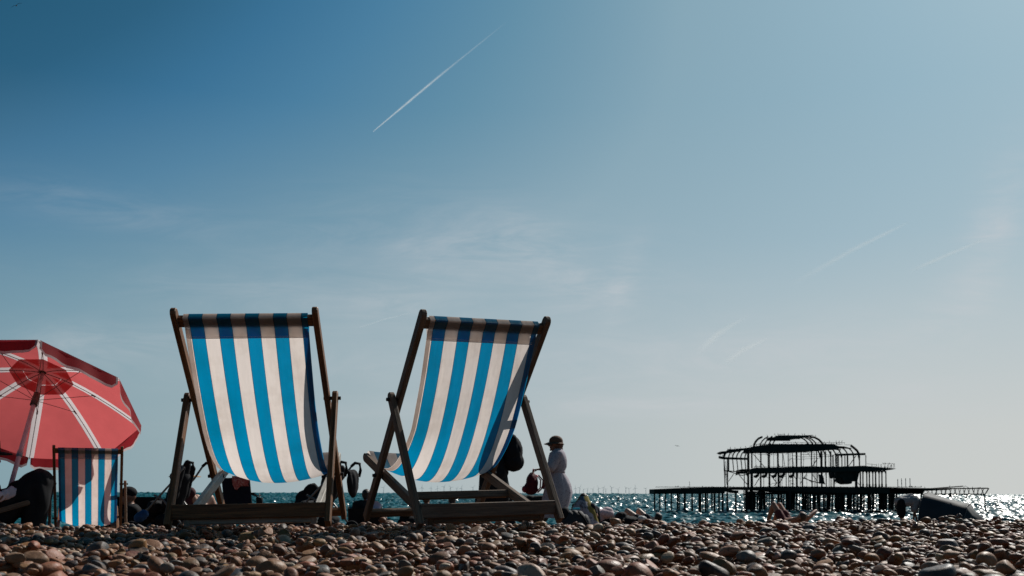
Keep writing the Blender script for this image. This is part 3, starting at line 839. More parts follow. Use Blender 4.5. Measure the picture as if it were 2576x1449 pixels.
# navigation buoy
p = at4(2319, 1884, 583); p.z = SEA
b = empty('buoy', p, 0, 'dark red can buoy floating off the pier', 'buoy')
BR_ = mat('red_buoy_paint', (0.07, 0.012, 0.015), 0.5)
MB().lathe([(.5, -.4), (.62, .2), (.60, 1.5), (.35, 1.75)], 14).build('float', BR_, b, True)
MB().lathe([(.16, 1.7), (.14, 2.5)], 8).build('mast', BR_, b, True)
MB().lathe([(.05, 2.45), (.42, 2.6), (.42, 3.0), (.05, 3.15)], 10).build('topmark', BR_, b, True)

# ------------------------------------------------------------------ vapour trails high up
def trail(name, pts, alt, wpx, dens, label, seed):
    P = []
    for x, y in pts:
        e = (1241.0-(y-ROLL*(x-1288)))/F
        P.append(at(x, y, alt/e))
    c = P[0].copy()
    m = bpy.data.materials.new(name); m.use_nodes = True
    t = NT(m.node_tree)
    g = t.new('ShaderNodeAttribute', attribute_name='grain').outputs['Vector']
    s = t.new('ShaderNodeSeparateXYZ', Vector=g)
    n = t.noise(t.mapping(g, scale=(26, 1.5, 1), loc=(seed, 0, 0)), 1.0, 5, 0.7)
    fall = t.ramp(s.outputs[0], dens)
    soft = t.math('POWER', t.math('MAXIMUM', s.outputs[2], 0.0), 1.3)
    al = t.math('MULTIPLY', t.math('MULTIPLY', fall, t.ramp(n, [(.30, (.25,)*3), (.62, (1,)*3)])), soft, clamp=True)
    d = t.new('ShaderNodeBsdfDiffuse', Color=(.9, .9, .9)); tr = t.new('ShaderNodeBsdfTranslucent', Color=(.9, .9, .9))
    ad = t.new('ShaderNodeMixShader', Fac=.5); t.l.new(d.outputs[0], ad.inputs[1]); t.l.new(tr.outputs[0], ad.inputs[2])
    tp = t.new('ShaderNodeBsdfTransparent')
    mx = t.new('ShaderNodeMixShader', Fac=al); t.l.new(tp.outputs[0], mx.inputs[1]); t.l.new(ad.outputs[0], mx.inputs[2])
    o_ = t.new('ShaderNodeOutputMaterial'); t.l.new(mx.outputs[0], o_.inputs[0])
    # a flattened ribbon of vapour: soft-edged, lens-shaped in section
    vs = []; gs = []; fs = []; n_ = 60; seg = 9
    from_to = []
    for i in range(n_+1):
        f_ = i/n_*(len(P)-1); j = min(int(f_), len(P)-2); p = P[j].lerp(P[j+1], f_-j)
        dr = (P[j+1]-P[j]).normalized(); side = dr.cross(p.normalized()).normalized(); up = side.cross(dr).normalized()
        wd = np.interp(i/n_, np.linspace(0, 1, len(wpx)), wpx)/F*p.length*.5
        for half_ in (1, -1):
            for k in range(seg):
                u = -1+2*k/(seg-1)
                vs.append(p-c+side*(u*wd)+up*(half_*wd*.35*math.sqrt(max(0, 1-u*u))))
                gs.append((i/n_, u, 1-abs(u)))
    row = 2*seg
    for i in range(n_):
        for h_ in (0, seg):
            for k in range(seg-1):
                a = i*row+h_+k; fs.append((a, a+1, a+row+1, a+row))
    o = MB().add(vs, fs, gs).build('contrail', m, None, True, False)
    o.location = c
    return tag(o, label, 'contrail')

def g3(v): return (v, v, v)
trail('vapour_main', [(936, 331), (1104, 190), (1275, 52)], 9000, [2.2, 6.5, 7, 4.5, 4], [(0, g3(.5)), (.25, g3(.55)), (.45, g3(.40)), (.62, g3(.16)), (.8, g3(.12)), (1, g3(.0))], 'crisp white vapour trail slanting up across the clear blue sky', 1)
trail('vapour_a', [(1985, 718), (2140, 630), (2290, 556)], 9000, [20, 16, 10], [(0, g3(0)), (.4, g3(.16)), (.8, g3(.20)), (1, g3(0))], 'long faint vapour trail high above the pier', 2)
trail('vapour_b', [(2284, 684), (2380, 642), (2490, 596)], 9000, [14, 12, 8], [(0, g3(0)), (.3, g3(.22)), (.7, g3(.20)), (1, g3(0))], 'short faint vapour trail high above the dark tent', 3)
trail('vapour_c', [(1755, 885), (1808, 838), (1882, 793)], 9000, [26, 22, 10], [(0, g3(0)), (.35, g3(.30)), (.7, g3(.18)), (1, g3(0))], 'smudged short trail of vapour bending above the pier, upper of two', 4)
trail('vapour_d', [(1810, 922), (1870, 880), (1932, 850)], 9000, [26, 16, 8], [(0, g3(0)), (.4, g3(.28)), (.8, g3(.24)), (1, g3(0))], 'smudged short trail of vapour above the pier, lower of two', 5)
trail('vapour_e', [(905, 823), (970, 802), (1035, 786)], 9000, [4, 4, 3], [(0, g3(.1)), (.5, g3(.16)), (1, g3(.05))], 'thin pale thread of vapour between the two big deck chairs', 6)

# ------------------------------------------------------------------ red parasol
def parasol():
    k = 0.955
    camp = Vector((0, 0, H))
    hub = camp+(Vector((-4.672, 9.911, 1.337))-camp)*k
    az, ti, d, ro = 3.077, -0.57, .399*k, 5.081
    a = Vector((math.sin(az)*math.sin(ti), math.cos(az)*math.sin(ti), math.cos(ti)))
    e1 = a.cross(Vector((0, 0, 1))).normalized(); e2 = a.cross(e1)
    Rr = k
    foot = hub-a*((hub.z-float(ground(0, 9.0))+.12)/a.z)
    root = empty('parasol', foot, 0, 'red beach parasol with white ribs tilted towards the sun', 'parasol')
    O = foot
    RED = mat('red_parasol_cloth', (0.46, 0.085, 0.088), 0.7, 0.2, 0.06, 5, trans=0.70)
    REDV = mat('red_valance_cloth', (0.32, 0.026, 0.034), 0.7, 0.2, 0.08, 5, trans=0.48)
    WHT = mat('white_parasol_cloth', (0.62, 0.55, 0.555), 0.7, 0.2, 0.05, 6, trans=0.60)
    STL = mat('white_painted_steel', (0.42, 0.36, 0.37), 0.4, 0.5, 0.1)
    RST = mat('rusty_wire', (0.10, 0.06, 0.05), 0.6, 0.4, 0.4, 30)
    def rib(j, t):
        an = ro+j*math.pi/4
        return hub-a*(d*t**1.55)+(e1*math.cos(an)+e2*math.sin(an))*(Rr*t)-O
    T = [0.02, .1, .2, .3, .42, .55, .68, .8, .9, 1.0]
    hw = .040
    for j in range(8):
        P = []; Q0 = []
        for t in T:
            p, q = rib(j, t), rib(j+1, t); L = (q-p).length; f_ = min(.5, hw/max(L, 1e-4))
            row = []
            for s in np.linspace(f_, 1-f_, 7):
                b = p.lerp(q, s); row.append(b+a*(-.035*t*t*math.sin(math.pi*s)*-1*-.6))
            P.append(row)
        MB().grid(P).build('panel', RED, root, True, False)
        Q = []
        for t in T:
            p = rib(j, t); l, r_ = rib(j-1, t), rib(j+1, t)
            f1 = min(.5, hw/max((l-p).length, 1e-4))
            Q.append([p.lerp(l, f1), p, p.lerp(r_, f1)])
        MB().grid(Q).build('rib_cover', WHT, root, True, False)
        # valance: hangs from the rim, white edged
        p, q = rib(j, 1), rib(j+1, 1); n = 15; V_, E_ = [], []
        out = ((p+q)*.5-(hub-O)); out = (out-a*out.dot(a)).normalized()
        dn = (-a*.85+Vector((0, 0, -.55))+out*.12).normalized()
        for i in range(n):
            s = .012+.976*i/(n-1)
            edge = min(s, 1-s); ln = .135*k*(1-.55*max(0, 1-edge/.07)**2)+.006*math.sin(s*23+j)
            b = p.lerp(q, s); w_ = out*.012*math.sin(s*14+j*2)
            V_.append([b+a*.001+out*.002, b+dn*(ln-.026)*.5+w_*.5, b+dn*(ln-.026)+w_])
            E_.append([b+dn*(ln-.026)+w_, b+dn*ln+w_*1.1])
        vl = MB().grid(V_).build('valance', REDV, root, True, False)
        ed = MB().grid(E_)
        for s0 in (0, n-1):
            m_ = 1 if s0 == 0 else n-2
            ed.grid([[V_[s0][i]+out*.002, V_[s0][i].lerp(V_[m_][i], .35)+out*.002] for i in range(3)])
        ed.build('edging', WHT, vl, True, False)
        # wire rib and stretcher under the cloth
        MB().tube([rib(j, t)-a*.014 for t in T], .0035, 5).build('rib', RST, root)
        c_ = hub-a*.36*k-O
        MB().tube([c_, rib(j, .50)-a*.018], .0028, 5).build('stretcher', RST, root)
        MB().tube([rib(j, .50)-a*.018-(rib(j, .5)-rib(j, .4)).normalized()*.02, rib(j, .50)-a*.018+(rib(j, .5)-rib(j, .4)).normalized()*.02], .008, 6).build('clip', RST, root)
    # patch round the hub
    for r0, r1, dz in ((.02, .17, .006), (.172, .285, .010)):
        P = []
        for r_ in np.linspace(r0, r1, 4):
            row = []
            for j in range(65):
                f_ = j/8; i0 = int(f_); fr = f_-i0
                row.append(rib(i0, r_/Rr).lerp(rib(i0+1, r_/Rr), fr)-a*dz)
            P.append(row)
        MB().grid(P).build('crown_patch', mat('red_patch_cloth' if r0 < .1 else 'red_ring_cloth', (0.50, 0.10, 0.10) if r0 < .1 else (0.44, 0.088, 0.09), 0.7, 0.2, 0.08, 5, trans=0.74), root, True, False)
    MB().tube([hub-a*.0-O, hub-a*.42-O], .017, 12).build('upper_pole', STL, root, True)
    MB().tube([hub-a*.40-O, Vector((0, 0, 0))], .0205, 12).build('lower_pole', mat('pale_pink_pole', (0.50, 0.43, 0.45), 0.4, 0.5, 0.1), root, True)
    MB().tube([hub-a*.26-O, hub-a*.40-O], [.026, .034], 12).build('runner', RST, root, True)
    MB().tube([hub-a*.92-O, hub-a*.98-O], .026, 12).build('collar', STL, root, True)
    MB().lathe([(.03, -.01), (.028, .03), (.012, .06)], 10, Matrix.Translation(hub-O) @ a.to_track_quat('Z', 'Y').to_matrix().to_4x4()).build('finial', RST, root, True)
parasol()

# ------------------------------------------------------------------ people
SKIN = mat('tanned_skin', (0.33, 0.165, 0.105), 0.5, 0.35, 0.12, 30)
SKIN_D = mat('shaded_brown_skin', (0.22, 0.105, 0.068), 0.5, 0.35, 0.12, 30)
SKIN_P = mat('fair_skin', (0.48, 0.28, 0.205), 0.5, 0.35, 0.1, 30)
BLACK = mat('black_cloth', (0.012, 0.012, 0.014), 0.85, 0.15, 0.3)
NAVY = mat('navy_cloth', (0.010, 0.012, 0.022), 0.85, 0.15, 0.3)
HAIR_D = mat('dark_hair', (0.014, 0.010, 0.008), 0.55, 0.4, 0.4, 60)
HAIR_B = mat('brown_hair', (0.065, 0.035, 0.020), 0.55, 0.4, 0.5, 60)
WHITE_T = mat('white_cotton', (0.62, 0.60, 0.60), 0.85, 0.2, 0.06)

def hand(B, w, d, palm_n, s=1.0, curl=.5, side=1):
    """palm from wrist W along D, five fingers curling towards PALM_N; the thumb leaves the side of the palm"""
    d = Vector(d).normalized(); n = Vector(palm_n); n = (n-d*n.dot(d)).normalized(); x = d.cross(n)*side
    w = Vector(w)
    for u, r_ in ((-.026, .013), (-.009, .0145), (.009, .0145), (.026, .0125)):
        B.cap(w+x*u*.7*s, .015*s, w+d*.085*s+x*u*s, r_*s, 8)
    for u, l in ((-.030, .062), (-.010, .078), (.011, .072), (.031, .055)):
        p = w+d*.088*s+x*u*1.1*s
        q = p+(d*math.cos(curl*.6)+n*math.sin(curl*.6))*l*.45*s+x*u*.12*s
        r_ = q+(d*math.cos(curl*1.6)+n*math.sin(curl*1.6))*l*.32*s
        t = r_+(d*math.cos(curl*2.4)+n*math.sin(curl*2.4))*l*.26*s
        B.cap(p, .0095*s, q, .0088*s, 8).cap(q, .0088*s, r_, .0082*s, 8).cap(r_, .0082*s, t, .007*s, 8)
    p = w+d*.025*s-x*.026*s
    q = p+(d*.62-x*.62+n*.35).normalized()*.042*s
    t = q+(d*.85-x*.15+n*.5).normalized()*.034*s
    B.cap(p, .0135*s, q, .011*s, 8).cap(q, .011*s, t, .0085*s, 8)

def person(J, loc, rz, label, skin, voxel=.011, slim=1.0, hands=True):
    """one continuous body through the joints J (local: x to the figure's right, y ahead, z up)"""
    J = {k: Vector(v) for k, v in J.items()}
    B = Blob()
    f = J.get('face', Vector((0, 1, 0))).normalized(); u = J.get('up', Vector((0, 0, 1))); u = (u-f*u.dot(f)).normalized(); r = f.cross(u)
    M = Matrix((r, f, u)).transposed()
    hd = J['head']
    B.ell(hd+u*.015-f*.012, (.074, .090, .100), M)
    B.ell(hd-u*.045+f*.020, (.056, .066, .070), M)                  # jaw
    B.cap(hd+f*.075+u*.018, .010, hd+f*.100-u*.020, .014, 8)        # nose
    B.ell(hd+f*.076-u*.050, (.024, .014, .011), M)                  # lips
    B.ell(hd+f*.068-u*.092, (.026, .022, .018), M)                  # chin
    for s in (-1, 1):
        B.ell(hd+r*s*.075-u*.006-f*.005, (.010, .020, .031), M)     # ear
        B.ell(hd+r*s*.030+f*.074+u*.012, (.013, .010, .009), M)     # eye
        B.cap(hd+r*s*.012+f*.082+u*.034, .008, hd+r*s*.05+f*.070+u*.034, .007, 6)   # brow
    B.cap(J['neck']-u*.02, .060*slim, hd-u*.06-f*.01, .052*slim)
    ch, pv = J['chest'], J['pelvis']; nk = J['neck']
    for s, S in ((-1, 'L'), (1, 'R')):
        sh, el, wr, hp, kn, an = J['s'+S], J['e'+S], J['w'+S], J['h'+S], J['k'+S], J['a'+S]
        B.cap(nk-(nk-ch)*.12, .060*slim, sh, .058*slim)
        B.cap(ch.lerp(sh, .55), .105*slim, pv.lerp(hp, .6), .112*slim)
        B.cap(ch.lerp(sh, .45)+(nk-ch)*.3, .085*slim, ch.lerp(pv, .5), .10*slim)
        B.cap(sh, .055*slim, el, .040*slim).cap(el, .041*slim, el.lerp(wr, .35), .043*slim).cap(el.lerp(wr, .35), .043*slim, wr, .027*slim)
        B.cap(hp, .092*slim, kn, .056*slim).cap(kn, .056*slim, kn.lerp(an, .3), .058*slim).cap(kn.lerp(an, .3), .058*slim, an, .036*slim)
        td = J.get('t'+S, an+Vector((0, .15, -.05)))
        hd_ = (an-td); hd_.z = 0; hd_ = hd_.normalized()*.05
        B.cap(an+hd_+Vector((0, 0, -.045)), .032, an.lerp(td, .6), .034).cap(an.lerp(td, .6), .036, td, .026)
        if hands:
            d = J.get('d'+S, (wr-el)); hand(B, wr, d, J.get('p'+S, Vector((-s, .3, 0))), 1.0, J.get('c'+S, Vector((.5, 0, 0))).x, s)
        else: B.ell(wr+(wr-el).normalized()*.06, (.035, .035, .06))
    B.cap(pv, .115*slim, ch, .115*slim)
    o = B.build('person', skin, None, voxel, 3)
    o.location = loc; o.rotation_euler = (0, 0, rz)
    tag(o, label, 'person')
    o['category'] = 'person'
    return o, J, (r, f, u)

def top(J, par, m, inf=.018, sleeve=1.0, voxel=.014, name='shirt', wrinkle=.02, slim=1.0, hem=.0):
    B = Blob(); ch, pv, nk = J['chest'], J['pelvis'], J['neck']
    for S in 'LR':
        sh, el, hp = J['s'+S], J['e'+S], J['h'+S]
        B.cap(nk-(nk-ch)*.25, .058+inf, sh, .060*slim+inf)
        B.cap(ch.lerp(sh, .55), .105*slim+inf, pv.lerp(hp, .6), .114*slim+inf)
        B.cap(ch.lerp(sh, .45)+(nk-ch)*.3, .085*slim+inf, ch.lerp(pv, .5), .10*slim+inf)
        if sleeve > 1: B.cap(sh, .058*slim+inf, el, .043*slim+inf).cap(el, .043*slim+inf, el.lerp(J['w'+S], sleeve-1), .036*slim+inf)
        elif sleeve: B.cap(sh, .058*slim+inf, sh.lerp(el, sleeve), .052*slim+inf)
    B.cap(pv+(ch-pv)*.1, .115*slim+inf, ch, .115*slim+inf)
    return B.build(name, m, par, voxel, 3, wrinkle)

def bottom(J, par, m, inf=.018, leg=1.9, voxel=.014, name='trousers', wrinkle=.02, slim=1.0):
    B = Blob(); pv = J['pelvis']
    for S in 'LR':
        hp, kn, an = J['h'+S], J['k'+S], J['a'+S]
        B.cap(pv, .115*slim+inf, hp, .10*slim+inf)
        if leg > 1: B.cap(hp, .095*slim+inf, kn, .062*slim+inf).cap(kn, .062*slim+inf, kn.lerp(an, leg-1), .050*slim+inf)
        else: B.cap(hp, .095*slim+inf, hp.lerp(kn, leg), .074*slim+inf)
    return B.build(name, m, par, voxel, 3, wrinkle)

def hair(J, fr, par, m, long_=0.0, voxel=.012):
    r, f, u = fr; hd = J['head']; M = Matrix((r, f, u)).transposed()
    B = Blob().ell(hd+u*.034-f*.026, (.083, .094, .092), M).ell(hd-f*.05-u*.01, (.074, .062, .085), M)
    if long_: B.cap(hd-f*.06-u*.03, .06, hd-f*.075-u*long_, .045)
    return B.build('hair', m, par, voxel, 2, .012, 40)

STAND = dict(pelvis=(0, 0, .90), chest=(0, 0, 1.20), neck=(0, -.01, 1.37), head=(0, .02, 1.50), sL=(-.165, 0, 1.32), sR=(.165, 0, 1.32), eL=(-.21, -.02, 1.05), eR=(.21, -.02, 1.05),
             wL=(-.22, .08, .82), wR=(.22, .08, .82), hL=(-.085, 0, .87), hR=(.085, 0, .87), kL=(-.10, .02, .46), kR=(.10, .02, .46), aL=(-.10, -.02, .08), aR=(.10, -.02, .08), tL=(-.12, .15, .025), tR=(.12, .15, .025))
SITG = dict(pelvis=(0, 0, .12), chest=(0, .03, .41), neck=(0, .06, .57), head=(0, .10, .70), sL=(-.165, .05, .52), sR=(.165, .05, .52), eL=(-.22, .20, .30), eR=(.22, .20, .30),
            wL=(-.12, .38, .40), wR=(.12, .38, .40), hL=(-.09, .02, .11), hR=(.09, .02, .11), kL=(-.14, .40, .45), kR=(.14, .40, .45), aL=(-.12, .58, .08), aR=(.12, .58, .08), tL=(-.13, .76, .03), tR=(.13, .76, .03))
LIE = dict(pelvis=(0, .58, .11), chest=(0, .22, .13), neck=(0, .03, .15), head=(0, -.10, .19), face=(0, .45, .9), up=(0, -.9, .45), sL=(-.17, .10, .12), sR=(.17, .10, .12), eL=(-.28, .34, .09), eR=(.28, .34, .09),
           wL=(-.22, .58, .08), wR=(.22, .58, .08), hL=(-.09, .60, .11), hR=(.09, .60, .11), kL=(-.11, .97, .47), kR=(.11, .97, .47), aL=(-.11, 1.12, .08), aR=(.11, 1.12, .08), tL=(-.12, 1.28, .05), tR=(.12, 1.28, .05))
def J_(base, **kw): d = dict(base); d.update(kw); return d
def spot(px, D, dz=0.0):
    p = at(px, 1241, D); return Vector((p.x, D, float(ground(p.x, D))+dz))

# woman in the pale dress
def dress_mat():
    m = bpy.data.materials.new('sprigged_dress_cloth'); m.use_nodes = True
    t = NT(m.node_tree); co = t.new('ShaderNodeTexCoord').outputs['Object']
    v = t.new('ShaderNodeTexVoronoi', Vector=co, Scale=55.0)
    n = t.noise(co, 60, 3, .6)
    c = t.mix(t.ramp(t.math('ADD', v.outputs['Distance'], t.math('MULTIPLY', n, .35)), [(.36, (1,)*3), (.50, (0,)*3)]), (.54, .50, .54), (.13, .09, .14))
    d = t.new('ShaderNodeBsdfDiffuse', Color=c); tr = t.new('ShaderNodeBsdfTranslucent', Color=c)
    mx = t.new('ShaderNodeMixShader', Fac=.22); t.l.new(d.outputs[0], mx.inputs[1]); t.l.new(tr.outputs[0], mx.inputs[2])
    o = t.new('ShaderNodeOutputMaterial'); t.l.new(mx.outputs[0], o.inputs[0]); return m

def woman():
    D = 16.5
    loc = spot(1402, D)
    s = .96
    J = J_(STAND, pelvis=(0, -.02, .86), chest=(0, 0, 1.13), neck=(0, .005, 1.30), head=(0, .045, 1.42), sL=(-.16, -.01, 1.245), sR=(.16, -.01, 1.245), eL=(-.20, .10, 1.00), eR=(.19, .10, 1.0),
           wL=(-.13, .30, 1.00), wR=(.16, .20, .80), hL=(-.085, -.02, .83), hR=(.085, -.02, .83), kL=(-.09, 0, .45), kR=(.09, -.02, .45), aL=(-.09, -.03, .08), aR=(.09, -.05, .08),
           dL=(.15, .9, -.1), pL=(0, 0, -1), cL=(.9, 0, 0), dR=(0, .2, -1), pR=(-1, .4, 0), cR=(.8, 0, 0), face=(0, 1, -.05))
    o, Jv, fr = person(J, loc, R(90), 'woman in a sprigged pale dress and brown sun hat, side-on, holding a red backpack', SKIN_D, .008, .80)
    rings = [(1.345, .060, -.075, .07), (1.31, .085, -.10, .13), (1.275, .13, -.13, .185), (1.20, .15, -.15, .195), (1.144, .158, -.16, .195), (1.045, .145, -.155, .18), (.975, .128, -.125, .158), (.955, .126, -.118, .155), (.93, .132, -.13, .165),
             (.85, .165, -.18, .195), (.748, .20, -.225, .225), (.617, .23, -.25, .245), (.485, .255, -.22, .25), (.36, .27, -.175, .25), (.24, .275, -.145, .245), (.20, .272, -.14, .245)]
    P = []; n = 72
    for z, fr_, bk, wd in rings:
        row = []
        for k in range(n+1):
            t = 2*math.pi*k/n; c, s_ = math.cos(t), math.sin(t)
            fold = 1+(.028 if z < .95 else .012)*math.sin(t*9+z*4)*min(1, abs(z-.96)*5)+.012*math.sin(t*17-z*9)*(z < .95)
            yy = (fr_+bk)/2+(fr_-bk)/2*s_; row.append((wd*c*fold, yy*(fold if z < .95 else 1), z))
        P.append(row)
    dm = dress_mat()
    MB().grid(P).build('dress', dm, o, True, False)
    B = Blob()
    for S in 'LR':
        B.cap(Vector(J['s'+S])+Vector((0, 0, -.01)), .078, Vector(J['e'+S])+Vector((0, .02, .03)), .088).cap(Vector(J['e'+S])+Vector((0, .02, .03)), .086, Vector(J['e'+S]).lerp(Vector(J['w'+S]), .22), .062)
    B.build('sleeves', dm, o, .012, 3, .02)
    hd = Vector(J['head'])
    hb = Blob().ell(hd+Vector((0, -.02, .050)), (.098, .118, .095)).ell(hd+Vector((0, -.055, -.005)), (.094, .090, .10)).cap(hd+Vector((0, -.09, -.06)), .045, hd+Vector((0, -.115, -.135)), .030)
    hm = mat('brown_straw_hat', (.115, .060, .038), .8, .2, .25, 40)
    hat = hb.build('hat', hm, o, .010, 2)
    MB().lathe([(.10, .004), (.128, -.012), (.140, -.026), (.136, -.022), (.10, .012)], 30, Matrix.Translation(hd+Vector((0, -.02, .022)))).build('brim', hm, hat, True)
    # visor: a curved plate in front of the brow
    for k_ in (0,):
        rows = []
        for r_ in np.linspace(0, 1, 5):
            row = []
            for a_ in np.linspace(-1.25, 1.25, 13):
                rad = .098+.085*r_*math.cos(a_*.75)
                row.append(hd+Vector((rad*math.sin(a_)*.95, rad*math.cos(a_)*1.0, .035-.030*r_-.018*(a_**2)*r_)))
            rows.append(row)
        b2 = MB().grid(rows).grid([[v-Vector((0, 0, .006)) for v in rw] for rw in rows])
        b2.build('visor', hm, hat, True)
    hair(Jv, fr, o, HAIR_B, .05)
    MB().lathe([(.158, .95), (.160, .968), (.156, .985)], 40, Matrix.Scale(.82, 4, (0, 1, 0))).build('belt', dm, o, True)
    return loc
WL = woman()

def backpack(loc, rz, label, m, m2, s=1.0, strap=True):
    root = empty('backpack', loc, rz, label, 'backpack')
    B = Blob().ell((0, 0, .20*s), (.15*s, .10*s, .19*s)).ell((0, .02*s, .12*s), (.155*s, .12*s, .12*s)).cap((-.07*s, 0, .28*s), .075*s, (.07*s, 0, .28*s), .075*s)
    B.build('bag', m, root, .011, 3, .018, 14)
    Blob().cap((-.07*s, .10*s, .10*s), .06*s, (.07*s, .10*s, .10*s), .06*s).build('pocket', m2, root, .011, 2, .01)
    MB().tube([(-.03*s, -.02, .36*s), (-.03*s, -.02, .42*s), (.0, -.02, .44*s), (.03*s, -.02, .42*s), (.03*s, -.02, .36*s)], .010*s, 6).build('handle', m2, root, True)
    if strap:
        for sg in (-1, 1):
            MB().tube([(sg*.07*s, -.09*s, .34*s), (sg*.085*s, -.17*s, .25*s), (sg*.08*s, -.16*s, .12*s), (sg*.07*s, -.08*s, .04*s)], .013*s, 6).build('strap', m2, root, True)
    return root
REDB = mat('red_nylon', (.30, .012, .030), .6, .3, .2)
REDK = mat('dark_red_nylon', (.085, .007, .014), .7, .2, .2)
backpack(WL+Vector((-.42, -.02, .575)), R(75), 'red backpack hanging from the hands of the woman in the dress', REDK, REDB, .98)

# man in black with a rucksack, mostly behind the second chair
def man_black():
    D = 15.0; loc = spot(1248, D)
    J = J_(STAND, pelvis=(0, -.02, .92), chest=(0, .04, 1.20), neck=(0, .10, 1.36), head=(0, .18, 1.46), face=(0, 1, -.35), sL=(-.17, .06, 1.30), sR=(.17, .06, 1.30), eL=(-.20, .18, 1.05), eR=(.20, .18, 1.05), wL=(-.12, .36, .95), wR=(.12, .36, .95),
           kL=(-.12, .20, .48), kR=(.12, -.14, .48), aL=(-.12, .24, .08), aR=(.12, -.20, .08), tL=(-.13, .40, .03), tR=(.13, -.04, .03))
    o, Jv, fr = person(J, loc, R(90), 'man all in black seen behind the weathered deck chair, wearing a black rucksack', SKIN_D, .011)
    top(Jv, o, BLACK, .035, 1.9, .014, 'coat')
    bottom(Jv, o, BLACK, .055, 1.9, .014, 'trousers')
    B = Blob().cap((0, .05, .95), .20, (0, .03, .55), .25); B.build('coat_skirt', BLACK, o, .016, 3, .03)
    hair(Jv, fr, o, HAIR_D)
    return loc
ML = man_black()
B = empty('rucksack', ML+Vector((.16, 0, .98)), R(90), 'bulky black rucksack on the back of the man in black', 'rucksack')
Blob().ell((0, -.09, .20), (.19, .155, .27)).ell((0, -.10, .08), (.19, .165, .16)).cap((-.08, -.06, .40), .09, (.08, -.06, .40), .09).build('bag', BLACK, B, .013, 3, .02, 10)
for sg in (-1, 1): MB().tube([(sg*.10, .03, .42), (sg*.12, .10, .44), (sg*.13, .20, .32), (sg*.13, .14, .12), (sg*.12, .0, .02)], .018, 6).build('strap', BLACK, B, True)

# seated figure seen from behind with a lilac wrap
def sitter(px, D, label, skin, tm, hm, long_=0.0, rz=0.0, dz=0.0, J=None, bm=NAVY, leg=1.9, sleeve=.6, vox=.012):
    loc = spot(px, D, dz)
    J = J or SITG
    o, Jv, fr = person(J, loc, rz, label, skin, vox, 1.0, True)
    top(Jv, o, tm, .018, sleeve, .014)
    bottom(Jv, o, bm, .018, leg, .014)
    if hm: hair(Jv, fr, o, hm, long_)
    return o, Jv, loc
LOWSIT = J_(SITG, pelvis=(0, 0, .20), chest=(0, -.02, .46), neck=(0, 0, .60), head=(0, .05, .725), sL=(-.18, -.01, .55), sR=(.18, -.01, .55), hL=(-.09, .02, .19), hR=(.09, .02, .19), kL=(-.14, .42, .46), kR=(.14, .42, .46), eL=(-.25, .10, .32), eR=(.25, .10, .32))
o, Jv, loc = sitter(921, 19.0, 'person in a dark top with a lilac wrap, seated seen from behind', SKIN_D, BLACK, HAIR_D, 0, R(4), .0, LOWSIT)
LIL = mat('lilac_wrap_cloth', (.46, .41, .53), .85, .2, .08)
P = []
for i in range(12):
    t = i/11; row = []
    for j in range(8):
        s = j/7
        x = .02+.27*s+.05*t*s+.012*math.sin(s*9+t*3); z = .66-.10*s*s-.42*t*(.55+.45*s); y = -.13-.05*math.sin(s*3.1)-.03*t+.03*s
        row.append((x, y+.012*math.sin(t*12+s*8), z))
    P.append(row)
MB().grid(P).build('wrap', LIL, o, True, False)
def low_chair(loc, rz, label):
    root = empty('low_beach_chair', loc, rz, label, 'beach chair')
    P = [[(x, -.20-.10*t-.03*math.sin(math.pi*(x+.3)/.6), .16+.32*t) for x in np.linspace(-.30, .30, 9)] for t in np.linspace(0, 1, 6)]
    Q = [[(x, y-.004, z) for x, y, z in r_] for r_ in P]
    MB().grid(P).grid(Q).build('backrest', BLACK, root, True)
    P = [[(x, -.20+.45*t, .17-.03*math.sin(math.pi*t)) for x in np.linspace(-.30, .30, 9)] for t in np.linspace(0, 1, 5)]
    MB().grid(P).grid([[(x, y, z-.004) for x, y, z in r_] for r_ in P]).build('seat', BLACK, root, True)
    for sg in (-1, 1):
        MB().tube([(sg*.31, -.32, .52), (sg*.31, -.19, .15), (sg*.31, -.12, 0)], .012, 8).build('frame', STEEL, root, True)
        MB().tube([(sg*.31, .25, .18), (sg*.31, .25, 0)], .012, 8).build('leg', STEEL, root, True)
        MB().plank((sg*.315, -.25, .33), (sg*.315, .18, .31), .03, .02, (1, 0, 0)).build('armrest', STEEL, root)
low_chair(loc, R(4), 'low black beach chair under the person in the lilac wrap')

# two heads far down the beach: seated bathers
sitter(1069, 21.5, 'person with tousled brown hair sitting down the beach, only the head showing above the crossbar', SKIN, NAVY, HAIR_B, .03, R(-20), .08)
sitter(1138, 22.0, 'person with smooth black hair sitting down the beach, only the head showing above the crossbar', SKIN_D, NAVY, HAIR_D, .05, R(8), .03)

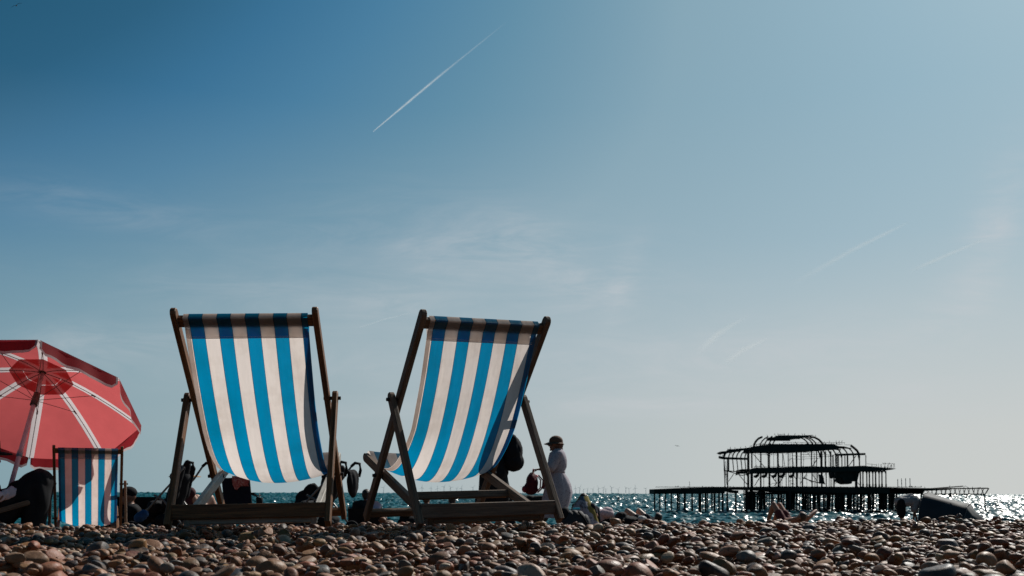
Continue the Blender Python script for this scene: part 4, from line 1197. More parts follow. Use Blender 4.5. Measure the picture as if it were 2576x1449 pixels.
# person wrapped in a patterned towel
def towel_person():
    o, Jv, loc = sitter(1465, 16.0, 'person hunched under a yellow, blue and white patterned towel', SKIN, NAVY, HAIR_D, 0, R(-25), .02)
    m = bpy.data.materials.new('patterned_towel_cloth'); m.use_nodes = True
    t = NT(m.node_tree); co = t.new('ShaderNodeTexCoord').outputs['Object']
    sp_ = t.new('ShaderNodeSeparateXYZ', Vector=co)
    n = t.noise(co, 4.0, 2, .45, .3); n2 = t.noise(co, 13.0, 3, .55)
    c = t.mix(t.ramp(n2, [(.52, (0,)*3), (.60, (.85,)*3)]), (.40, .36, .40), (.10, .085, .11))
    c = t.mix(t.math('GREATER_THAN', t.math('ADD', sp_.outputs[2], t.math('MULTIPLY', sp_.outputs[0], .6)), t.math('MULTIPLY_ADD', n, .5, .42)), c, (.085, .12, .18))
    edge = t.math('GREATER_THAN', t.math('ADD', t.math('ABSOLUTE', t.math('SUBTRACT', sp_.outputs[0], .0)), t.math('MULTIPLY', sp_.outputs[2], .46)), t.math('MULTIPLY_ADD', n, .22, .27))
    c = t.mix(edge, c, (.21, .165, .05))
    b = t.new('ShaderNodeBsdfPrincipled', Roughness=.9); t.put(b, 'Base Color', c); t.put(b, 'Specular IOR Level', .15)
    q = t.new('ShaderNodeOutputMaterial'); t.l.new(b.outputs[0], q.inputs[0])
    P = []; nn = 60
    for z, rx, ry, cy in ((.80, .012, .012, .08), (.785, .05, .05, .08), (.74, .095, .11, .075), (.66, .125, .145, .06), (.56, .185, .185, .04), (.46, .235, .215, .04), (.34, .262, .24, .06), (.20, .285, .27, .08), (.06, .31, .30, .10), (.02, .315, .305, .10)):
        row = []
        for k in range(nn+1):
            a = 2*math.pi*k/nn; fo = 1+.05*math.sin(a*7+z*5)*(1-z)+.03*math.sin(a*13-z*11)*(1-z)
            row.append((rx*math.cos(a)*fo, cy+ry*math.sin(a)*fo, z))
        P.append(row)
    MB().grid(P).build('towel', m, o, True, False)
    o.scale = (.80, .80, .70)
    return loc
TL = towel_person()
b = empty('beach_bag', spot(1447, 14.6), R(10), 'black beach bag with a bright cyan clip, in front of the towelled person', 'bag')
BGREY = mat('dark_grey_nylon', (.030, .030, .034), .7, .3, .3)
Blob().ell((-.02, 0, .14), (.22, .13, .18)).ell((.10, 0, .12), (.14, .13, .15)).build('bag', BGREY, b, .012, 3, .03, 10)
Blob().ell((-.15, .02, .20), (.09, .11, .17)).build('flap', BLACK, b, .012, 3, .02, 10)
MB().plank((-.05, -.06, .335), (.055, -.06, .34), .03, .025, (0, 1, 0)).build('clip', mat('cyan_plastic', (.02, .52, .68), .4, .4, .02), b)
MB().tube([(.02, -.10, .30), (.10, -.14, .20), (.19, -.12, .04)], .014, 6).build('strap', BLACK, b, True)

# heap of clothes on the shingle
b = spot(1532, 17.0, .0)
o = Blob().ell((-.22, 0, .05), (.26, .2, .10)).ell((.24, .05, .05), (.28, .2, .09)).ell((.22, 0, .13), (.10, .1, .07)).build('clothes', BLACK, None, .013, 3, .025, 9)
o.location = b+Vector((0, 0, .12)); tag(o, 'crumpled dark clothes lying on the shingle beside the towelled person', 'clothes')
o = Blob().ell((0, 0, .10), (.17, .12, .09)).ell((.06, .02, .16), (.10, .09, .06)).ell((-.08, 0, .03), (.12, .1, .07)).build('shirt', mat('pale_pink_cloth', (.52, .40, .42), .85, .2, .1), None, .011, 3, .022, 9)
o.location = b+Vector((-.10, -.12, .18)); tag(o, 'pale pink shirt bundled on top of the dark clothes', 'shirt')
o = Blob().cap((-.12, 0, .02), .035, (.16, 0, .05), .03).ell((.12, 0, .07), (.08, .07, .05)).build('towel', mat('white_towel', (.62, .60, .58), .9, .1, .08), None, .011, 2, .03, 14)
o.location = b+Vector((.45, 0, .13)); tag(o, 'small white towel end poking out beside the dark clothes', 'towel')

# sunbathers lying down
J1 = J_(LIE, kL=(-.46, .72, .42), kR=(-.17, .78, .42), hL=(-.10, .45, .11), hR=(.08, .47, .11), aL=(-.52, .95, .10), aR=(-.2, 1.02, .10), pelvis=(0, .44, .12), head=(.02, -.10, .30), neck=(0, .02, .20), chest=(0, .18, .16), tL=(-.54, 1.1, .05), tR=(-.22, 1.16, .05))
loc = spot(1650, 21.8, .07)
o, Jv, fr = person(J1, loc, R(8), 'dark-haired sunbather on their back with two pale raised knees', SKIN_P, .012)
top(Jv, o, NAVY, .015, 0.5, .014); bottom(Jv, o, NAVY, .016, .5, .014, 'shorts'); hair(Jv, fr, o, HAIR_D, .0)
J2 = J_(LIE, head=(.03, -.08, .30), neck=(0, .04, .19), chest=(0, .2, .16), kL=(-.24, .72, .54), kR=(-.08, .76, .52), hL=(-.12, .44, .12), hR=(.02, .46, .12), pelvis=(-.03, .42, .12), aL=(-.26, 1.0, .10), aR=(-.08, 1.06, .10), tL=(-.28, 1.14, .05), tR=(-.1, 1.2, .05),
        sL=(-.17, .10, .17), sR=(.17, .10, .17), eL=(-.36, -.02, .16), eR=(.40, .04, .40), wL=(-.12, -.14, .26), wR=(.16, -.10, .28), dL=(1, -.1, .05), pL=(0, 1, .2), dR=(-1, -.1, 0), pR=(0, 1, .2))
loc = spot(2010, 21.0, .08)
o, Jv, fr = person(J2, loc, R(10), 'brown-haired sunbather on their back with hands behind the head and knees up', SKIN, .012)
bottom(Jv, o, mat('dark_red_cloth', (.10, .02, .02), .8), .014, .55, .014, 'shorts'); hair(Jv, fr, o, HAIR_B, .02)

# man bending into the tent
J3 = J_(STAND, pelvis=(0, .02, .86), chest=(0, .36, .94), neck=(0, .58, .87), head=(0, .74, .86), face=(0, .75, -.65), up=(0, .65, .75), sL=(-.16, .52, .86), sR=(.16, .52, .86), eL=(-.18, .56, .56), eR=(.18, .42, .54), wL=(-.17, .62, .33), wR=(.17, .40, .30),
        hL=(-.085, .02, .83), hR=(.085, .02, .83), kL=(-.09, .10, .45), kR=(.11, .02, .45), aL=(-.09, .12, .08), aR=(.11, .04, .08), tL=(-.1, .28, .03), tR=(.12, .2, .03))
loc = spot(2263, 33.0)
o, Jv, fr = person(J3, loc, R(-90), 'man in a white T-shirt and black shorts bending over beside the dark tent', SKIN_D, .012)
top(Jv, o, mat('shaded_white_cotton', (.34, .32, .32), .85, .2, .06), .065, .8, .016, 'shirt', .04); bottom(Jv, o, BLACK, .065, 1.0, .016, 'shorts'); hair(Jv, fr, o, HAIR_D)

# beach tent
def tent():
    D = 33.0; loc = spot(2322, D)
    root = empty('beach_tent', loc, R(-36), 'dark blue-grey pop-up beach tent with its mouth to the bending man', 'tent')
    m = mat('slate_tent_cloth', (.018, .028, .036), .72, .3, .25, 2.0)
    hoops = [(0.0, .135, 1.19, .78), (.2, .343, 1.12, .80), (.5, .6, 1.0, .80), (.85, .944, .915, .78), (1.15, 1.2, .83, .75), (1.42, 1.44, .78, .70), (1.60, 1.61, .52, .58), (1.78, 1.80, .38, .45), (1.90, 1.914, .16, .25), (1.95, 1.96, .0, .1)]
    def hoop(xb, xa, h_, hw, n=25, shr=0.0):
        out = []
        for k in range(n):
            a = math.pi*k/(n-1); s = max(0, math.sin(a))**.74
            q_ = 1+.022*mnoise.noise(Vector((xb*2.2, a*2.5, 3.1)))*2+.012*mnoise.noise(Vector((xb*7, a*8, 1.1))); cc_ = math.cos(a); cc_ = math.copysign(abs(cc_)**.82, cc_); out.append((xb+(xa-xb)*s+.012*math.sin(a*9+xb*5), -(hw-shr)*cc_*q_, (h_-shr)*s*(2*q_-1 if s > .3 else 1)))
        return out
    P = [hoop(*h_) for h_ in hoops]
    MB().grid(P).grid([hoop(*h_, 25, .012) for h_ in hoops[:-2]]).build('shell', m, root, True, False)
    for h_ in (hoops[0], hoops[5]):
        MB().tube(hoop(h_[0], h_[1], h_[2]+.008, h_[3]+.008), .012, 6).build('pole', mat('grey_fibre_pole', (.10, .10, .10), .5), root, True)
    MB().grid([[(x, y, .012) for y in np.linspace(-.7, .7, 5)] for x in np.linspace(.02, 1.5, 5)]).build('floor', m, root, False, False)
    P = [[(x+.3*t, -.74-.02*t, .30+.12*t-.06*x) for t in np.linspace(0, 1, 4)] for x in np.linspace(.85, 1.5, 5)]
    MB().grid(P).build('flap', mat('tent_flap_cloth', (.085, .11, .13), .6, .3, .1), root, True, False)
tent()
o = Blob().cap((-.12, 0, .05), .06, (.12, 0, .02), .05).ell((0, 0, .10), (.1, .1, .07)).build('bag', BLACK, None, .014, 2, .02)
o.location = spot(2406, 35.5, .86); o.scale = (1.3, 1.3, 1.3)
tag(o, 'dark bag standing beyond the tent roof', 'bag')
bpy.data.objects.remove(o)

# camp chair with a pink cloth over it
def camp_chair():
    D = 18.0; loc = spot(608, D)
    root = empty('camp_chair', loc, R(-4), 'navy folding camp chair with a dangling cup holder and mesh arm', 'camp chair')
    P = [[(x, -.18-.13*t+.03*math.cos(math.pi*x/.5), .42+.56*t-(.05*(abs(x)/.24)**3 if t < .1 else 0)) for x in np.linspace(-.245, .245, 11)] for t in np.linspace(0, 1, 8)]
    MB().grid(P).grid([[(x, y-.006, z) for x, y, z in r_] for r_ in P]).build('backrest', NAVY, root, True)
    P = [[(x, -.18+.42*t, .44-.05*math.sin(math.pi*t)) for x in np.linspace(-.245, .245, 7)] for t in np.linspace(0, 1, 6)]
    MB().grid(P).grid([[(x, y, z-.006) for x, y, z in r_] for r_ in P]).build('seat', NAVY, root, True)
    for sg in (-1, 1):
        MB().tube([(sg*.25, -.32, 1.0), (sg*.25, -.17, .42), (sg*.25, -.10, .12)], .010, 7).build('back_post', STEEL, root, True)
        MB().tube([(sg*.25, -.20, .44), (-sg*.25, -.22, .02)], .009, 7).build('leg', STEEL, root, True)
        MB().tube([(sg*.25, .24, .44), (-sg*.25, .24, .02)], .009, 7).build('leg', STEEL, root, True)
        MB().tube([(sg*.25, -.2, .04), (sg*.25, .24, .44)], .009, 7).build('leg', STEEL, root, True)
        MB().tube([(sg*.25, .24, .02), (sg*.25, .24, .70)], .009, 7).build('arm_post', STEEL, root, True)
        P = [[(sg*(.22+.09*u), -.25+.50*t, .72-.03*math.sin(math.pi*t)-.05*t) for u in (0, .5, 1)] for t in np.linspace(0, 1, 6)]
        MB().grid(P).grid([[(x, y, z-.008) for x, y, z in r_] for r_ in P]).build('armrest', NAVY, root, True)
    MB().tube([(.27, -.2, .70), (.36, -.22, .64), (.42, -.22, .60)], .012, 6).build('holder_bracket', NAVY, root, True)
    MB().lathe([(.055, 0), (.06, .12), (.063, .17)], 14, Matrix.Translation((.40, -.22, .46))).build('cup_holder', BLACK, root, True)
    MB().tube([(.25, -.21, .42), (.40, -.22, .52)], .009, 6).build('brace', STEEL, root, True)
    return loc
loc = camp_chair()
P = []
for i in range(10):
    t = i/9; row = []
    for j in range(9):
        s = j/8; x = -.06+.31*s; ln = .10+.12*math.sin(s*3.1+.4)+.05*math.sin(s*9)
        row.append((x, -.335-.012*math.sin(s*11)-.02*(t > .15)+.13*t*.4, 1.0+.012-ln*t))
    P.append(row)
m = bpy.data.materials.new('coral_print_cloth'); m.use_nodes = True
t = NT(m.node_tree); co = t.new('ShaderNodeTexCoord').outputs['Object']
c = t.ramp(t.noise(co, 26, 3, .6, .8), [(.35, (.30, .04, .045)), (.52, (.42, .10, .085)), (.66, (.62, .36, .33))])
bb = t.new('ShaderNodeBsdfPrincipled', Roughness=.9); t.put(bb, 'Base Color', c)
q = t.new('ShaderNodeOutputMaterial'); t.l.new(bb.outputs[0], q.inputs[0])
o = MB().grid(P).grid([[(x, y+.045, 1.012+.0*z) for x, y, z in P[0]], [(x, y+.05, z-.18) for x, y, z in P[0]]]).grid([[(x, y, z) for x, y, z in P[0]], [(x, y+.045, 1.012) for x, y, z in P[0]]]).build('cloth', m, None, True, False)
o.location = loc; o.rotation_euler = (0, 0, R(-4)); tag(o, 'coral print cloth draped over the back of the navy camp chair', 'cloth')

# pushchairs
GREYT = mat('grey_tube', (.16, .155, .15), .4, .5, .1, metallic=.4)
def pushchair(loc, rz, label, bag):
    root = empty('pushchair', loc, rz, label, 'pushchair', 'pushchairs')
    for sg in (-1, 1):
        x = sg*.21
        MB().tube([(x, .36, .10), (x, .02, .46), (x, -.22, .70), (x, -.34, .86)], .013, 8).build('main_tube', GREYT, root, True)
        MB().tube([(x, -.34, .10), (x, -.06, .44), (x, .06, .50)], .013, 8).build('rear_leg', GREYT, root, True)
        MB().tube([(x, -.33, .85), (x, -.38, .89), (x, -.44, .88), (x, -.45, .80), (x, -.43, .72)], .019, 8).build('grip', BLACK, root, True)
        for y in (.36, -.34):
            w_ = MB().lathe([(.03, -.016), (.085, -.018), (.095, 0), (.085, .018), (.03, .016)], 18, Matrix.Translation((x, y, .095)) @ Matrix.Rotation(R(90), 4, 'Y')).build('wheel', BLACK, root, True)
            MB().lathe([(.01, -.022), (.055, -.020), (.055, .020), (.01, .022)], 12, Matrix.Translation((x, y, .095)) @ Matrix.Rotation(R(90), 4, 'Y')).build('hub', GREYT, w_, True)
    Blob().cap((-.12, .12, .36), .075, (.12, .12, .36), .075).cap((-.12, -.06, .40), .075, (.12, -.06, .40), .075).cap((-.12, -.16, .72), .07, (.12, -.16, .72), .07).cap((0, -.08, .42), .11, (0, -.17, .70), .11).cap((-.1, .28, .22), .05, (.1, .28, .22), .05).cap((0, .14, .34), .09, (0, .28, .22), .07).build('seat', BLACK, root, .015, 3, .02)
    Blob().cap((-.13, -.14, .50), .06, (-.11, -.24, .82), .045).cap((.13, -.14, .50), .06, (.11, -.24, .82), .045).cap((0, -.14, .5), .07, (0, -.25, .88), .045).build('backrest', BLACK, root, .014, 3, .02)
    Blob().ell((0, -.05, .20), (.19, .22, .09)).build('basket', BLACK, root, .015, 2, .02)
    if bag: Blob().ell((0, -.44, .64), (.13, .060, .17)).cap((-.08, -.41, .78), .025, (.08, -.41, .78), .025).build('bag', BLACK, root, .014, 3, .03, 8)
    return root
pushchair(spot(424, 12.0), R(78), 'black pushchair with grey tubes standing behind the dark strut of the bleached-railed chair', False)
pushchair(spot(802, 12.0), R(76), 'black pushchair with a bag slung from its grips, between the two big deck chairs', True)

# people and bags round the left pushchair
o, Jv, loc = sitter(343, 12.8, 'person in black with a dark peaked cap, crouched low by the small deck chair', SKIN_D, BLACK, None, 0, R(110), -.20)
hd = Jv['head']
cp = Blob().ell(hd+Vector((0, -.01, .045)), (.090, .105, .082)).build('cap', BLACK, o, .012, 2)
MB().grid([[hd+Vector((x, .07+.10*t*(1-(x/.08)**2*.5), .025-.02*t)) for x in np.linspace(-.075, .075, 7)] for t in (0, .5, 1)]).build('peak', mat('white_peak', (.6, .58, .55), .6), cp, True, False)
o = Blob().ell((0, 0, .12), (.16, .10, .13)).cap((-.08, 0, .2), .04, (.08, 0, .2), .04).build('beach_bag', mat('blue_nylon', (.006, .05, .15), .6, .3, .2), None, .011, 3, .02, 12)
o.scale = (.62, .5, .45); o.location = spot(362, 11.5, .20); o.rotation_euler = (0, R(-35), 0); tag(o, 'blue holdall resting by the person in the peaked cap', 'bag')
b3 = empty('holdall', spot(402, 12.6, .0), R(20), 'big black holdall piled below the pushchair seat', 'bag')
Blob().ell((0, 0, .18), (.24, .17, .20)).ell((.14, 0, .12), (.18, .16, .14)).cap((-.16, 0, .28), .06, (.10, 0, .36), .06).build('bag', BLACK, b3, .014, 3, .025, 8)
MB().tube([(-.12, -.08, .34), (-.06, -.10, .43), (.04, -.10, .44), (.10, -.08, .37)], .014, 6).build('handle', BLACK, b3, True)
low_chair(spot(335, 13.2, .02), R(25), 'low black beach chair beside the person in the peaked cap')
o, Jv, loc = sitter(449, 13.2, 'person in a sand-coloured sun hat with bare shoulders, seated beyond the left deck chair', SKIN_P, mat('maroon_cloth', (.06, .012, .014), .8), HAIR_B, .02, R(-35), .03, None, NAVY, .6, 0)
hd = Jv['head']
hm = mat('sand_straw', (.42, .25, .13), .8, .2, .15, 50)
ht = MB().lathe([(.21, .035), (.20, .045), (.10, .06), (.095, .13), (.06, .155), (.005, .16)], 26, Matrix.Translation(hd)).build('sun_hat', hm, o, True)
o = Blob().ell((0, 0, .08), (.17, .10, .08)).ell((.10, 0, .05), (.12, .10, .05)).build('cool_bag', mat('silver_foil', (.62, .60, .60), .25, .6, .05, metallic=.8), None, .012, 2, .03, 20)
o.location = spot(452, 12.4, .20); tag(o, 'crinkled silver cool bag beside the person in the sand-coloured hat', 'cool bag')

# dark heap behind the right rail of the left chair
o = Blob().ell((0, 0, .16), (.20, .16, .18)).cap((-.10, 0, .30), .06, (.02, 0, .42), .05).cap((.02, 0, .42), .05, (.16, 0, .28), .05).ell((-.2, 0, .1), (.12, .12, .13)).build('jacket', BLACK, None, .014, 3, .04, 9)
o.scale = (1.35, 1.2, 1.25); o.location = spot(782, 13.0, .10); tag(o, 'black jacket heaped in a peak by the right seat rail of the left chair', 'jacket')
# small dark holdall with shiny lid
b = empty('small_bag', spot(1028, 14.0, .0), R(5), 'small black bag with a glinting lid, on the crest between the chairs', 'bag')
Blob().ell((0, 0, .12), (.16, .10, .14)).cap((-.09, 0, .22), .04, (.09, 0, .22), .04).build('bag', BLACK, b, .011, 3, .03, 14)
Blob().ell((-.03, -.06, .25), (.07, .05, .02)).build('lid', mat('glossy_lens', (.10, .12, .12), .08, .8, .02), b, .008, 1)
o = Blob().cap((-.18, 0, .36), .11, (.18, 0, .36), .11).cap((-.18, 0, .12), .12, (.18, 0, .12), .12).build('trolley_bag', mat('dark_green_cloth', (.008, .014, .012), .8), None, .015, 3, .02)
o.location = spot(1338, 16.9, .13); tag(o, 'dark green trolley bag standing below the red backpack', 'bag')

# ------------------------------------------------------------------ seated person under the parasol
ch4 = deck_chair('striped deck chair mostly out of view below the parasol, occupied by the person in black', (-4.80, 8.5, float(ground(0, 8.5))), R(-70), 0.0, WOOD_GREY, WOOD_DARK, CANVAS_B, seed=4, group='striped deck chairs')
J4 = dict(pelvis=(0, -.06, .20), chest=(0, -.17, .44), neck=(0, -.13, .58), head=(0, -.05, .70), face=(0, 1, -.1), sL=(-.18, -.14, .54), sR=(.18, -.14, .54), eL=(-.26, .05, .36), eR=(.26, .02, .34), wL=(-.14, .26, .42), wR=(.19, .20, .42),
          hL=(-.09, .0, .20), hR=(.09, .0, .20), kL=(-.12, .36, .50), kR=(.12, .37, .50), aL=(-.12, .30, .08), aR=(.12, .32, .08), tL=(-.12, .54, .03), tR=(.12, .56, .03))
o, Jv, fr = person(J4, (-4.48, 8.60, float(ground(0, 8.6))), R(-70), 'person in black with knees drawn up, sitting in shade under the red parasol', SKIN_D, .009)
top(Jv, o, BLACK, .02, .55, .014); bottom(Jv, o, BLACK, .050, 1.95, .016, 'skirt', .03)
hd = Jv['head']
MB().lathe([(.20, .03), (.195, .045), (.105, .06), (.10, .15), (.06, .17), (.005, .172)], 26, Matrix.Translation(hd)).build('hat', BLACK, o, True)
hair(Jv, fr, o, HAIR_D, .10)
Blob().cap(Jv['wR'].lerp(Jv['eR'], .75), .048, Jv['wR'].lerp(Jv['eR'], .12), .043).build('cuff', mat('pale_pink_sleeve', (.58, .47, .50), .85, .2, .1), o, .010, 2, .03, 20)

# ------------------------------------------------------------------ shingle
def ico(sub):
    bm = bmesh.new(); bmesh.ops.create_icosphere(bm, subdivisions=sub, radius=1.0)
    v = np.array([x.co for x in bm.verts]); f = np.array([[x.index for x in p.verts] for p in bm.faces]); bm.free()
    return v, f

def pebble_shape(dirs, r):
    """a water-worn flint: rounded, with dents, knuckles and flattened sides"""
    rad = np.ones(len(dirs))
    r.random()
    for k in range(r.integers(4, 8)):
        d = r.normal(size=3); d /= np.linalg.norm(d)
        rad += r.uniform(-0.36, 0.28)*np.exp(-(1-dirs@d)/r.uniform(0.07, 0.40))
    p = dirs*rad[:, None]
    for k in range(r.integers(2, 6)):
        d = r.normal(size=3); d /= np.linalg.norm(d)
        lim = r.uniform(0.48, 0.82)
        e = p@d-lim
        soft = np.where(e > 0, e, 0)
        p -= d*(soft*r.uniform(0.65, 0.97))[:, None]
    return p/np.abs(p).max(0)

V1, F1 = ico(2); V2, F2 = ico(3); V3, F3 = ico(4)
NP = 40
SH1, SH2, SH3 = [], [], []
for k in range(NP):
    for vv, store in ((V1, SH1), (V2, SH2), (V3, SH3)):
        store.append(pebble_shape(vv, np.random.default_rng(100+k)))

PCOL = [('tan', (0.36, 0.185, 0.092), .22), ('brown', (0.25, 0.105, 0.049), .28), ('reddish brown', (0.27, 0.086, 0.041), .18),
        ('grey', (0.165, 0.145, 0.128), .10), ('slate grey', (0.060, 0.063, 0.068), .09), ('pale', (0.46, 0.34, 0.25), .06),
        ('near-black', (0.030, 0.025, 0.023), .05), ('ochre', (0.33, 0.165, 0.062), .09)]

def pebble_mat(name, objcol):
    m = bpy.data.materials.new(name); m.use_nodes = True
    t = NT(m.node_tree)
    if objcol: base = t.new('ShaderNodeObjectInfo').outputs['Color']
    else: base = t.new('ShaderNodeAttribute', attribute_name='tone').outputs['Color']
    pos = t.new('ShaderNodeNewGeometry').outputs['Position']
    n1 = t.noise(pos, 38.0, 5, 0.65, 0.6)
    n2 = t.noise(pos, 150.0, 4, 0.6)
    c = t.mix(t.ramp(n1, [(0.44, (0,)*3), (0.72, (0.55,)*3)]), base, (0.27, 0.155, 0.092))
    c = t.mix(t.ramp(n1, [(0.24, (0.8,)*3), (0.42, (0,)*3)]), c, (0.045, 0.025, 0.017))
    c = t.mix(0.45, c, n2, 'OVERLAY')
    b = t.new('ShaderNodeBsdfPrincipled')
    t.put(b, 'Base Color', c); t.put(b, 'Specular IOR Level', 0.34)
    t.put(b, 'Roughness', t.ramp(n1, [(0.3, (0.42,)*3), (0.7, (0.70,)*3)]))
    bn = t.new('ShaderNodeBump', Strength=0.30, Distance=0.004, Height=n2)
    t.put(b, 'Normal', bn.outputs[0])
    o = t.new('ShaderNodeOutputMaterial'); t.l.new(b.outputs[0], o.inputs[0])
    return m

def rot_mats(yaw, tx, ty):
    n = len(yaw)
    cz, sz = np.cos(yaw), np.sin(yaw); cx, sx = np.cos(tx), np.sin(tx); cy, sy = np.cos(ty), np.sin(ty)
    Z = np.zeros((n, 3, 3)); Z[:, 0, 0] = cz; Z[:, 0, 1] = -sz; Z[:, 1, 0] = sz; Z[:, 1, 1] = cz; Z[:, 2, 2] = 1
    X = np.zeros((n, 3, 3)); X[:, 0, 0] = 1; X[:, 1, 1] = cx; X[:, 1, 2] = -sx; X[:, 2, 1] = sx; X[:, 2, 2] = cx
    Y = np.zeros((n, 3, 3)); Y[:, 0, 0] = cy; Y[:, 0, 2] = sy; Y[:, 1, 1] = 1; Y[:, 2, 0] = -sy; Y[:, 2, 2] = cy
    return Z @ X @ Y

def make_shingle():
    r = np.random.default_rng(21)
    cell = 0.0065
    x0, x1, ya, yb = -4.6, 4.6, 1.15, 7.4
    nx, ny = int((x1-x0)/cell), int((yb-ya)/cell)
    hm = np.zeros((ny, nx))
    def inside(x, y): return np.abs(x) < 0.60*y+0.45
    # big ones first thinly, then the rest in mixed order
    cand = []
    N = 74000
    Y = ya+0.06+(yb-ya-.12)*r.random(N*3)**0.8; X = x0+.08+(x1-x0-.16)*r.random(N*3)
    ok = inside(X, Y); X, Y = X[ok][:N], Y[ok][:N]; N = len(X)
    a = np.exp(r.normal(math.log(0.0102), 0.46, N)); a = np.clip(a, 0.005, 0.034)
    a *= np.clip(1.12-0.04*(Y-1.2), 0.85, 1.15)
    b = a*r.uniform(0.58, 0.96, N); c = np.minimum(a*r.uniform(0.40, 0.78, N), b*.92)
    yaw = r.uniform(0, math.pi*2, N); yaw = np.where(r.random(N) < .5, r.normal(0, .5, N), yaw)
    tx = r.normal(0, .26, N); ty = r.normal(0, .26, N)
    kind = r.integers(0, NP, N)
    Zc = np.zeros(N)
    dx = np.array([0, 0.016, -0.016, 0.0, 0.0]); dy = np.array([0, 0, 0, 0.016, -0.016])
    for k in range(N):
        ci = ((Y[k]+dy-ya)/cell).astype(int); cj = ((X[k]+dx-x0)/cell).astype(int)
        s = int(np.argmin(hm[np.clip(ci, 0, ny-1), np.clip(cj, 0, nx-1)]))
        X[k] += dx[s]; Y[k] += dy[s]
        rad = int(a[k]/cell)+1
        i, j = int((Y[k]-ya)/cell), int((X[k]-x0)/cell)
        i0, i1, j0, j1 = max(i-rad, 0), min(i+rad+1, ny), max(j-rad, 0), min(j+rad+1, nx)
        gy = (np.arange(i0, i1)-i)[:, None]*cell; gx = (np.arange(j0, j1)-j)[None, :]*cell
        cs, sn = math.cos(yaw[k]), math.sin(yaw[k])
        q = ((gx*cs+gy*sn)/a[k])**2+((-gx*sn+gy*cs)/b[k])**2
        mk = q < 1
        prof = np.sqrt(np.where(mk, 1-q, 0))*c[k]
        sub = hm[i0:i1, j0:j1]
        z = np.max(np.where(mk, sub-(-prof), -1e9))
        z = 0.72*z+0.28*(sub[mk].mean() if mk.any() else 0) - 0.10*c[k]
        Zc[k] = z
        hm[i0:i1, j0:j1] = np.where(mk, np.maximum(sub, z+prof), sub)
    # level the pile: take off its smooth mean surface
    gyy, gxx = np.mgrid[0:ny, 0:nx]
    inn = inside(x0+gxx*cell, ya+gyy*cell)
    top = np.percentile(hm[inn], 90)+0.018
    buried = np.zeros(N, bool)
    for k in range(N):
        i, j = int((Y[k]-ya)/cell), int((X[k]-x0)/cell); q = max(1, int(b[k]*.8/cell))
        pt = hm[max(i-q, 0):i+q+1, max(j-q, 0):j+q+1]
        if pt.size and pt.min() > Zc[k]+c[k]*1.02: buried[k] = True
    keep = ~buried
    # a wavy surface, a little higher on the seaward crest
    zz = Zc-top+ground(X, Y)+0.007*np.sin(X*1.9+1)*np.cos(Y*1.6)+0.004*np.sin(X*5.3+Y*3.1)
    names = r.choice(len(PCOL), N, p=np.array([p[2] for p in PCOL])/sum(p[2] for p in PCOL))
    tone = np.array([PCOL[i][1] for i in names])*r.uniform(0.36, 0.88, N)[:, None]*(1+r.normal(0, .05, (N, 3)))
    # extra loose stones low down, lying between and under the chairs on the far slope
    M = rot_mats(yaw, tx, ty)
    # which ones show largest: apparent size, inside the frame, top of the pile
    px = 512+X/Y*995; py = 493-(zz-H)/Y*995
    near = np.clip(((X-x0)/cell).astype(int), 0, nx-1)
    iy = np.clip(((Y-ya)/cell).astype(int), 0, ny-1)
    exposed = (Zc+c*0.9) >= hm[iy, near]-0.004
    vis = keep & exposed & (px > 4) & (px < 1020) & (py < 572) & (py > 520)
    app = np.where(vis, a/Y, 0)
    big = np.argsort(-app)[:300]
    isbig = np.zeros(N, bool); isbig[big] = True
    # the mass
    verts, faces, cols = [], [], []
    base = 0
    for shapes, F_, sel in ((SH2, F2, keep & ~isbig & (Y < 2.6)), (SH1, F1, keep & ~isbig & (Y >= 2.6))):
        for kd in range(NP):
            ix = np.nonzero(sel & (kind == kd))[0]
            if not len(ix): continue
            P = shapes[kd][None]*np.stack([a[ix], b[ix], c[ix]], -1)[:, None, :]
            P = np.einsum('nij,nvj->nvi', M[ix], P)+np.stack([X[ix], Y[ix], zz[ix]], -1)[:, None, :]
            nv = P.shape[1]
            verts.append(P.reshape(-1, 3))
            faces.append((F_[None]+(base+np.arange(len(ix))*nv)[:, None, None]).reshape(-1, 3))
            cols.append(np.repeat(np.concatenate([tone[ix], np.ones((len(ix), 1))], 1), nv, axis=0))
            base += nv*len(ix)
    v = np.concatenate(verts).astype(np.float32); f = np.concatenate(faces).astype(np.int32); cl_ = np.concatenate(cols).astype(np.float32)
    me = bpy.data.meshes.new('shingle')
    me.vertices.add(len(v)); me.vertices.foreach_set('co', v.ravel())
    me.loops.add(f.size); me.loops.foreach_set('vertex_index', f.ravel())
    me.polygons.add(len(f)); me.polygons.foreach_set('loop_start', np.arange(0, f.size, 3, dtype=np.int32))
    me.polygons.foreach_set('use_smooth', np.ones(len(f), dtype=bool))
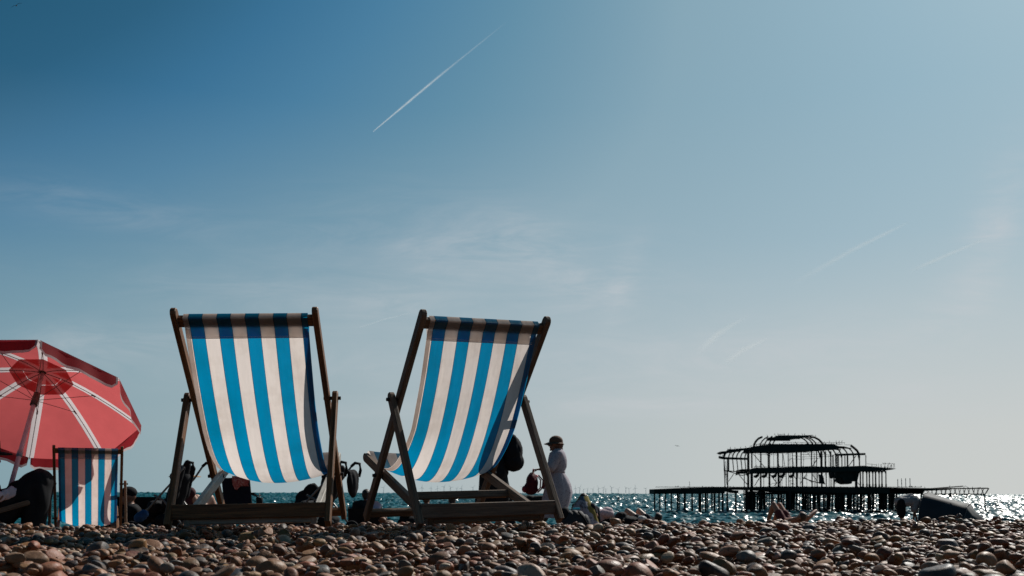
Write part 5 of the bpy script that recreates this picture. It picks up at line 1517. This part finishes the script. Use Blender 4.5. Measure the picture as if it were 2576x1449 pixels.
    ca = me.color_attributes.new('tone', 'FLOAT_COLOR', 'POINT'); ca.data.foreach_set('color', cl_.ravel())
    me.update(calc_edges=True)
    o = link('pebbles', me, pebble_mat('shingle_stone', False))
    tag(o, 'shiny brown and grey beach pebbles heaped over the whole foreshore', 'shingle', None, 'stuff')
    # the 300 that show largest, one object each
    pm = pebble_mat('pebble_stone', True)
    protos = {}
    info = []
    for k in big:
        kd = int(kind[k])
        if kd not in protos:
            me = bpy.data.meshes.new('pebble')
            me.from_pydata(SH3[kd].tolist(), [], F3.tolist())
            me.polygons.foreach_set('use_smooth', np.ones(len(F3), dtype=bool))
            me.materials.append(pm)
            protos[kd] = me
        o = bpy.data.objects.new('pebble', protos[kd]); C.objects.link(o)
        Mx = Matrix(M[k].tolist()).to_4x4()
        o.matrix_world = Matrix.Translation((X[k], Y[k], zz[k])) @ Mx @ Matrix.Diagonal((a[k], b[k], c[k], 1))
        o.color = (*tone[k], 1)
        o['category'] = 'pebble'; o['group'] = 'larger pebbles of the beach'
        ap = app[k]
        size = 'very large' if ap > .0165 else 'large' if ap > .0125 else 'medium' if ap > .0108 else 'small'
        el = b[k]/a[k]; fl = c[k]/b[k]
        shape = ('long' if el < .66 else 'oval' if el < .82 else 'round')+(' flat' if fl < .58 else ' plump' if fl > .78 else '')
        zone = ('bottom ' if py[k] > 548 else 'middle ' if py[k] > 534 else 'upper ')
        colz = min(7, int(px[k]/128))
        cz = ['far left', 'left', 'left half', 'near centre left', 'near centre right', 'right half', 'right', 'far right'][colz]
        info.append([o, f'{size} {shape} {PCOL[names[k]][0]} pebble in the {zone}shingle {cz}', px[k]])
    by = {}
    for it in info: by.setdefault(it[1], []).append(it)
    ordn = ['first', 'second', 'third', 'fourth', 'fifth', 'sixth', 'seventh', 'eighth']
    for lab, its in by.items():
        its.sort(key=lambda t_: t_[2])
        for q, it in enumerate(its):
            it[0]['label'] = lab if len(its) == 1 else f'{lab}, {ordn[min(q, 7)]} from left'

make_shingle()
